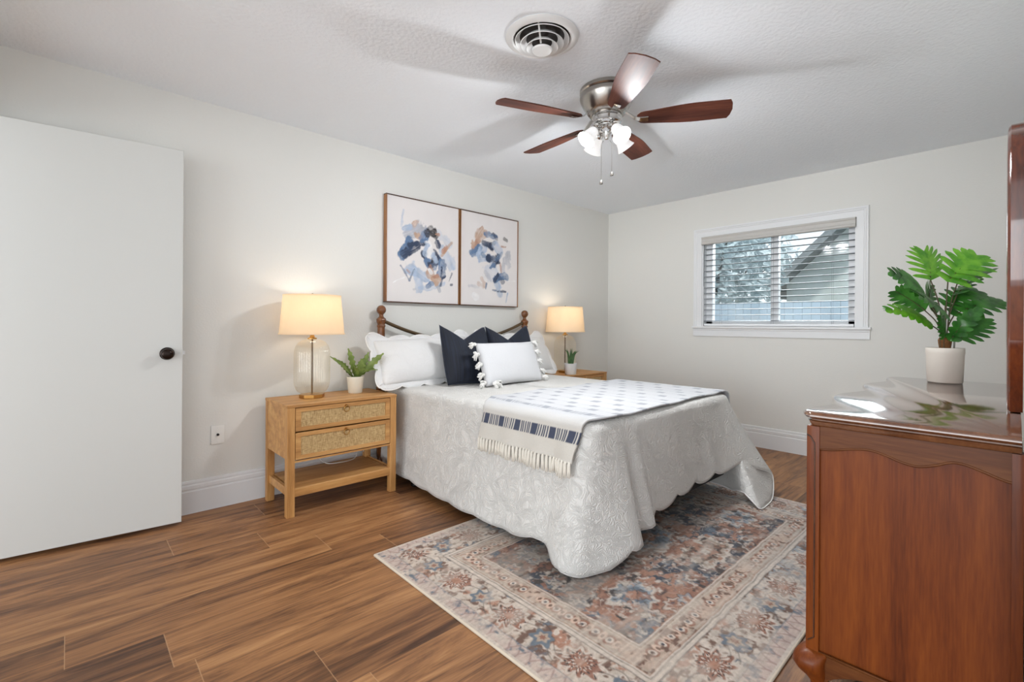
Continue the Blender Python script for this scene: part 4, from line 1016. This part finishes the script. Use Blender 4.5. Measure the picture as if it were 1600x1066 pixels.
    r2 = np.hypot(ph2*P_/.05, dc/.05)*(1+.2*np.cos(6*np.arctan2(dc, ph2*P_))+.6*(midn-.5)); main = mixc(main, (.9-r2)*8, SLT); main = mixc(main, (.55-r2)*9, BEI); main = mixc(main, (.3-r2)*9, RUST)
    guard = np.ones_like(img)*np.array(BEI); guard = mixc(guard, (coolx-.3)*.5, GRY)
    g1 = ((along/.062) % 1-.5); dg = d-.315; rr = np.hypot(g1*.062/.022, dg/.024)*(1+.5*(midn-.5)); guard = mixc(guard, (1.15-rr)*6, RUST); guard = mixc(guard, (.72-rr)*7, CRM); guard = mixc(guard, (.34-rr)*9, NVY)
    g1b = ((along/.062+.5) % 1-.5); rr = np.hypot(g1b*.062/.014, dg/.022)*(1+.5*(midn-.5)); guard = mixc(guard, (1.1-rr)*6, c8(206,176,156)); guard = mixc(guard, (.5-rr)*8, BRN); guard = mixc(guard, (midn-.54)*8, c8(190,166,148)); guard = mixc(guard, (fine-.58)*6, BRN)
    outer = np.ones_like(img)*np.array(c8(196,176,166)); g2 = ((along/.05) % 1-.5); outer = mixc(outer, (1-np.abs(np.abs(g2)*2-np.clip((d-.028)/.04, 0, 1))*4)*.7, c8(140,104,98)); outer = mixc(outer, (midn-.55)*8, CRM); outer = mixc(outer, (fine-.58)*5, SLT)
    for lo, hi, src in ((.010, .068, outer), (.068, .235, main), (.268, .360, guard), (.372, 9, fld)):
        m = strip(lo, hi)[..., None]; img = np.where(m, src, img)
    for c, w, colr, op in ((.068, .004, SLT, .6), (.236, .005, DKB, .75), (.247, .004, CRM, .8), (.257, .005, DKB, .7), (.268, .004, RUST, .6), (.278, .004, CRM, .5), (.352, .004, CRM, .6), (.362, .005, BRN, .6), (.372, .004, TER, .6)):
        img = mixc(img, (1-np.abs(d-c)/w)*op*(.55+.9*fbm(9, 9, 3, 15)), colr)
    # wear and abrash
    wear = np.clip((fbm(5, 16, 4, 21)-.50)*3.2, 0, .5); img = mixc(img, wear, np.array(c8(196,184,172)))
    st = fbm(6, 150, 2, 22); img *= (.86+.28*st)[..., None]; img *= (.84+.32*fbm(90, 90, 2, 23))[..., None]
    warm = np.clip(1-X/W_*1.3+.2*(big-.5), 0, 1)[..., None]; img = img*(1-warm*np.array([-.02, .04, .10]))
    g = np.mean(img, 2, keepdims=True); img = (g+(img-g)*.88)*np.where(d > .372, .72, .86)[..., None]
    t = thing('area_rug', 'distressed rust and blue oriental rug under the foot of the bed', 'rug', ((x0+x1)/2, (y0+y1)/2, 0))
    zz = .009+.0012*fbm(60, 60, 2, 40)
    o = grid_colors('pile', nx, ny, W_, D_, img, lambda u, v: np.stack([u, v-D_/2, zz.ravel()], 1), 'rug', t)
    bm = new(); w, h = W_/2, D_/2; e = .0045
    for a, b in (((-w, -h), (w, -h)), ((w, -h), (w, h)), ((w, h), (-w, h)), ((-w, h), (-w, -h))): tube(bm, [(a[0], a[1], e), (b[0], b[1], e)], .0056, 8)
    obj('bound_edge', bm, cloth('rug_binding', c8(206, 192, 172), 300), t, 60)
    bm = new(); box(bm, -w, w, -h, h, .0006, .0065); obj('backing', bm, 'soil', t)
rug()

# ================================================================ DRESSER
DX0, DX1, DY0, DY1, DH = -3.05, -1.60, -3.338, -2.890, .866        # DY1 is the drawer side, towards the bed
dr = thing('dresser', 'polished cherry dresser with serpentine top, its end towards us', 'dresser', ((DX0+DX1)/2, (DY0+DY1)/2, 0)); do = Vector(((DX0+DX1)/2, (DY0+DY1)/2, 0))
def dob(name, bm, m, parent=dr, smooth=30, label=None):
    bmesh.ops.translate(bm, verts=bm.verts, vec=-do); return obj(name, bm, m, parent, smooth, label)
# serpentine top with a moulded edge
def top_outline(inset):
    P = []; L = DX1-DX0+.05; xa = DX0-.025; xb = DX1+.025
    n = 60
    for i in range(n+1):
        t = i/n; x = xa+(xb-xa)*t
        y = DY1+.018+.024*math.cos(2*PI*3*t)*(1 if .08 < t < .92 else .4)-.006
        e = min(t, 1-t)*L
        if e < .07: y -= .035*(1-e/.07)**2
        P.append((x+inset*(1 if t < .5 else -1)*(1 if e < .02 else 0), y-inset))
    P.append((xb-inset, DY0+.004)); P.append((xa+inset, DY0+.004)); return P
bm = new(); lay = [(.030, .822), (.022, .824), (.016, .832), (.014, .838), (.020, .841), (.020, .844), (.006, .848), (.001, .853), (.001, .858), (.004, .863), (.010, .866)]
rings = [[bm.verts.new((x, y, z)) for x, y in top_outline(i)] for i, z in lay]; n = len(rings[0])
for a, b in zip(rings, rings[1:]):
    for i in range(n): bm.faces.new((a[i], a[(i+1) % n], b[(i+1) % n], b[i]))
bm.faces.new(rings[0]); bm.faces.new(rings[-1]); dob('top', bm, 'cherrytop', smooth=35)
PWD = .034
ZB = .148
for sx in (0, 1):
    X_ = DX0 if sx == 0 else DX1; s = 1 if sx == 0 else -1
    # end panel, set back between the posts
    bm = new(); box(bm, X_+s*.012, X_+s*.024, DY0+.02, DY1-PWD, ZB-.005, .822); dob('end_panel', bm, 'cherry')
    # serpentine apron above the panel
    ctl = [(-2.924, .752), (-2.96, .757), (-3.00, .767), (-3.04, .773), (-3.075, .767), (-3.11, .755), (-3.145, .750), (-3.18, .760), (-3.21, .774), (-3.235, .775), (-3.265, .766), (-3.30, .753), (-3.322, .748)]
    cv = catmull(ctl, 6); pts = [(p[0], p[1]) for p in cv]+[(-3.322, .822), (-2.924, .822)]
    bm = new(); prism(bm, pts, X_+s*.004, X_+s*.014, 'X'); a = dob('apron', bm, 'cherryx')
    bm = new(); tube(bm, [(X_+s*.005, p[0], p[1]+.002) for p in cv], .0035, 8); dob('apron_bead', bm, 'cherryx', a, 180)
    # corner post towards the bed, with a sunk outline
    for yy, sgn in ((DY1, -1), (DY0, 1)):
        y0, y1 = sorted((yy, yy+sgn*PWD)) if sgn < 0 else (DY0, DY0+.020)
        bm = new(); box(bm, min(X_, X_+s*.04), max(X_, X_+s*.04), y0, y1, ZB-.02, .822, .004 if sgn < 0 else .001, 2); dob('corner_post', bm, 'cherry')
    bm = new(); yc = DY1-.022; tube(bm, [(X_-s*.0006, DY1-.001, .795), (X_-s*.0006, DY1-.010, .790), (X_-s*.0006, yc+.001, .772), (X_-s*.0006, yc, .74), (X_-s*.0006, yc, .19), (X_-s*.0006, DY1-.006, .175)], .0022, 6)
    dob('groove_bead', bm, 'fdark', smooth=180)
    # bottom rail with its arch
    ar = [(DY1-PWD, .148), (DY0+.02, .148), (DY0+.02, .06)]+[(DY0+.02+(DY1-PWD-DY0-.02)*t, .060+.075*math.sin(PI*min(1, max(0, (t-.04)/.92)))**.6) for t in [i/30 for i in range(31)]]
    bm = new(); prism(bm, ar, X_+s*.002, X_+s*.018, 'X'); b = dob('bottom_rail', bm, 'cherryx')
    bm = new(); tube(bm, [(X_+s*.003, DY1-PWD, .148), (X_+s*.003, DY0+.02, .148)], .004, 8); dob('rail_bead', bm, 'cherryx', b, 180)
    # cabriole feet
    for yy, sgn in ((DY1, 1), (DY0, -1)):
        bm = new(); prof = [(.150, .000, .034), (.140, .012, .038), (.125, .020, .041), (.108, .022, .042), (.088, .016, .038), (.068, .006, .030), (.050, .000, .024), (.032, .000, .021), (.018, .004, .022), (.008, .009, .026), (.0, .010, .027)]
        if sgn < 0: prof = [(z, o*.25, r*.8) for z, o, r in prof]
        rings = []
        for z, o, r in prof:
            cx = X_+s*.030-s*o; cy = yy-sgn*.030+sgn*o
            rings.append([bm.verts.new((cx+r*math.copysign(abs(math.cos(t))**.75, math.cos(t)), cy+r*math.copysign(abs(math.sin(t))**.75, math.sin(t)), z)) for t in [2*PI*k/24 for k in range(24)]])
        for p, q in zip(rings, rings[1:]):
            for k in range(24): bm.faces.new((p[k], p[(k+1) % 24], q[(k+1) % 24], q[k]))
        bm.faces.new(rings[0]); bm.faces.new(rings[-1]); 
        if sgn < 0: bmesh.ops.translate(bm, verts=bm.verts, vec=(0, .004, 0))
        dob('cabriole_foot', bm, 'cherry', smooth=180)
bm = new(); box(bm, DX0+.025, DX1-.025, DY0+.002, DY1-.012, ZB, .822); dob('carcass', bm, 'cherry')
for r, (z0, z1) in enumerate(((.640, .806), (.470, .632), (.300, .462), (.160, .292))):
    cols = ((DX0+.045, -2.335), (-2.325, -2.325), (-2.315, DX1-.045))
    for x0, x1 in (cols[0], cols[2]):
        bm = new(); box(bm, x0, x1, DY1-.014, DY1-.0, z0, z1, .004, 2); d = dob('drawer', bm, 'cherryx')
        for xx in (x0+.15, x1-.15):
            bm = new(); tube(bm, [(xx-.045, DY1, (z0+z1)/2+.01), (xx-.04, DY1+.014, (z0+z1)/2), (xx, DY1+.018, (z0+z1)/2-.012), (xx+.04, DY1+.014, (z0+z1)/2), (xx+.045, DY1, (z0+z1)/2+.01)], .004, 8); dob('drawer_pull', bm, 'gold', d, 180)
bm = new(); prism(bm, [(DX0+.05, .15), (DX1-.05, .15)]+[(DX1-.05-(DX1-DX0-.1)*i/40, .075+.045*math.sin(PI*i/40)**.5+.012*math.cos(6*PI*i/40)) for i in range(41)], DY1-.016, DY1-.002, 'Y'); dob('front_apron', bm, 'cherryx')

# ---- mirror standing on the dresser against the wall
MX, MH = -2.33, .835
mi = thing('dresser_mirror', 'tall shaped wood framed mirror standing on the back of the dresser', 'mirror', (MX, -3.322, DH))
def mirror_half(v):
    """half width of the frame at height fraction v: waisted at the foot, shouldered at the top"""
    return float(np.interp(v, [0, .05, .12, .25, .45, .65, .80, .90, .96, 1.0], [.30, .315, .34, .39, .425, .440, .438, .425, .40, .34]))
def mirror_loop(inset, n=60):
    R_ = []
    for i in range(n+1):
        v = i/n; R_.append((mirror_half(v)-inset, .004+inset+(MH-2*inset)*v))
    topc = [( (mirror_half(1)-inset)*math.cos(a), MH-inset+.004+.05*math.sin(a)) for a in [PI*k/24 for k in range(1, 24)]]
    return R_+topc+[(-x, z) for x, z in R_[::-1]]
bm = new(); secs = [(.0, -.016), (-.0, .010), (.006, .016), (.016, .018), (.024, .014), (.030, .018), (.042, .012), (.050, .004), (.050, -.004)]
rings = [[bm.verts.new((x, y, z)) for x, z in mirror_loop(i)] for i, y in secs]; n = len(rings[0])
for a, b in zip(rings, rings[1:]):
    for i in range(n): bm.faces.new((a[i], a[(i+1) % n], b[(i+1) % n], b[i]))
obj('mirror_frame', bm, 'mirrorwood', mi, 40)
bm = new(); vs = [bm.verts.new((x, .002, z)) for x, z in mirror_loop(.046)]; vb = [bm.verts.new((x, -.002, z)) for x, z in mirror_loop(.046)]; bm.faces.new(vs); bm.faces.new(vb[::-1])
for i in range(len(vs)): j = (i+1) % len(vs); bm.faces.new((vs[i], vs[j], vb[j], vb[i]))
obj('mirror_glass', bm, 'silver', mi)
bm = new(); vs = [bm.verts.new((x, -.016, z)) for x, z in mirror_loop(.0)]; bm.faces.new(vs); obj('mirror_back', bm, 'fdark', mi)

# ================================================================ PLANT ON THE DRESSER
pp = thing('potted_plant', 'large split leaf plant in a pale textured pot on the dresser', 'potted plant', (-1.722, -3.098, DH+.0005))
bm = new(); lathe(bm, [(0, 0), (.060, 0), (.063, .003), (.0675, .130), (.069, .134), (.069, .157), (.067, .160), (.062, .159), (.061, .138), (.060, .136), (0, .136)], 56); obj('pot', bm, 'stone', pp, 50)
bm = new(); lathe(bm, [(.061, .137), (.04, .142), (0, .144)], 24, cap=False); obj('soil', bm, 'soil', pp)
bm = new(); lathe(bm, [(0, .136), (.022, .136), (.021, .160), (.024, .182), (.025, .196), (.020, .206), (0, .208)], 16); obj('trunk', bm, 'bark', pp, 60)
R_ = Vector((math.sin(YAW), -math.cos(YAW), 0)); F_ = Vector((math.cos(YAW), math.sin(YAW), 0))   # across and away from the viewer's side of the room
def split_leaf(base, tip, half, nrm, sag, nl=7, wid=.9):
    bm = new(); b, t = Vector(base), Vector(tip); d = t-b; L = d.length; up = Vector(nrm); up = (up-up.project(d)).normalized(); side = d.cross(up).normalized(); dn = d.normalized()
    def rib(s): return b+d*s+up*(sag*L*4*s*(1-s))
    def lobe(c0, dirv, length, w0, w1):
        rows = []
        for k in range(7):
            q = k/6; c = c0+dirv*length*q+up*(.10*length*q-.22*length*q*q)
            w = (w0*(1-q)+w1*q)*(1 if q < .75 else math.sqrt(max(0.02, 1-((q-.75)/.25)**2)))
            wv = (dn-dirv*dn.dot(dirv)).normalized()
            rows.append([bm.verts.new(c-wv*w), bm.verts.new(c+up*w*.10), bm.verts.new(c+wv*w)])
        for a, c in zip(rows, rows[1:]):
            for k in range(2): bm.faces.new((a[k], a[k+1], c[k+1], c[k]))
    for i in range(nl):
        s = .04+.84*i/(nl-1); prof = math.sin(PI*(.22+.68*s))**.9; ang = math.radians(78-42*s); w = L*.5*.98/nl*1.30
        for sg in (-1, 1):
            dv = (dn*math.cos(ang)+side*sg*math.sin(ang)).normalized(); lobe(rib(s)-dn*w*.15-side*sg*half*.05, dv, half*prof*1.18, w*1.02, w*.62)
    lobe(rib(.9), dn, L*.14, L*.045, L*.03)
    return bm, [rib(k/10) for k in range(11)]
# base (across, up, away), tip (across, up, away), half width, facing, arch, tone
LV = [((.027, .473, .02), (.178, .588, .05), .112, (-.35, .55, -.75), .10, 'leafb'),
      ((-.028, .483, .06), (-.042, .612, .09), .105, (.15, .15, -1), .10, 'leafb'),
      ((-.092, .414, .02), (-.265, .508, .00), .066, (.35, .45, -.85), .10, 'leafd'),
      ((-.030, .325, -.03), (-.178, .392, -.08), .098, (.25, .75, -.60), .08, 'leafd'),
      ((-.077, .272, .00), (-.292, .330, -.01), .062, (.10, .75, -.65), .14, 'leafb'),
      ((-.023, .215, -.03), (-.074, .305, -.07), .066, (.3, .4, -.85), .05, 'leafd'),
      ((.057, .205, -.02), (.142, .294, -.05), .072, (-.3, .4, -.85), .05, 'leafd'),
      ((.042, .312, .00), (.266, .368, .00), .076, (-.10, .80, -.55), .12, 'leafd'),
      ((.078, .410, .03), (.268, .528, .05), .056, (-.50, .85, .10), .08, 'leafd'),
      ((.120, .478, .08), (.246, .540, .12), .062, (-.3, .7, -.6), .08, 'leafb'),
      ((-.015, .200, -.06), (.064, .338, -.13), .046, (-.75, .45, -.35), .10, 'leafd'),
      ((.037, .360, .05), (.212, .424, .08), .084, (-.25, .7, -.6), .08, 'leafd'),
      ((.010, .340, .10), (.060, .460, .17), .070, (0, .6, .8), .08, 'leafd'),
      ((-.030, .340, .10), (-.120, .430, .17), .070, (0, .7, .6), .08, 'leafd')]
for (b, t, hw, nr, sag, mt) in LV:
    cv = lambda p: R_*p[0]+F_*p[2]*.8+Vector((0, 0, p[1]))
    B, T, Nn = cv(b), cv(t), R_*nr[0]+F_*nr[2]+Vector((0, 0, nr[1]))
    bm, ribp = split_leaf(B, T, hw, Nn, sag); lf = obj('leaf', bm, mt, pp, 50)
    bm = new(); root = Vector((B.x*.12, B.y*.12, .200)); mid = root*.45+B*.55+Vector((-B.x*.22, -B.y*.22, .0))
    tube(bm, [tuple(p) for p in catmull([root, mid, B], 6)]+[tuple(p-Vector((0, 0, .001))) for p in ribp[1:]], [.0026]*13+[.0020-.0014*k/10 for k in range(10)], 6); obj('stem', bm, 'stem', lf, 180)
for (x, y) in ((-.030, -.01), (-.022, -.02), (.030, -.01), (.044, .0)):
    bm = new(); tube(bm, [tuple(R_*x+F_*y+Vector((0, 0, .138))), tuple(R_*x*1.1+F_*y+Vector((0, 0, .225)))], .0016, 5); obj('stem', bm, 'stem', pp)
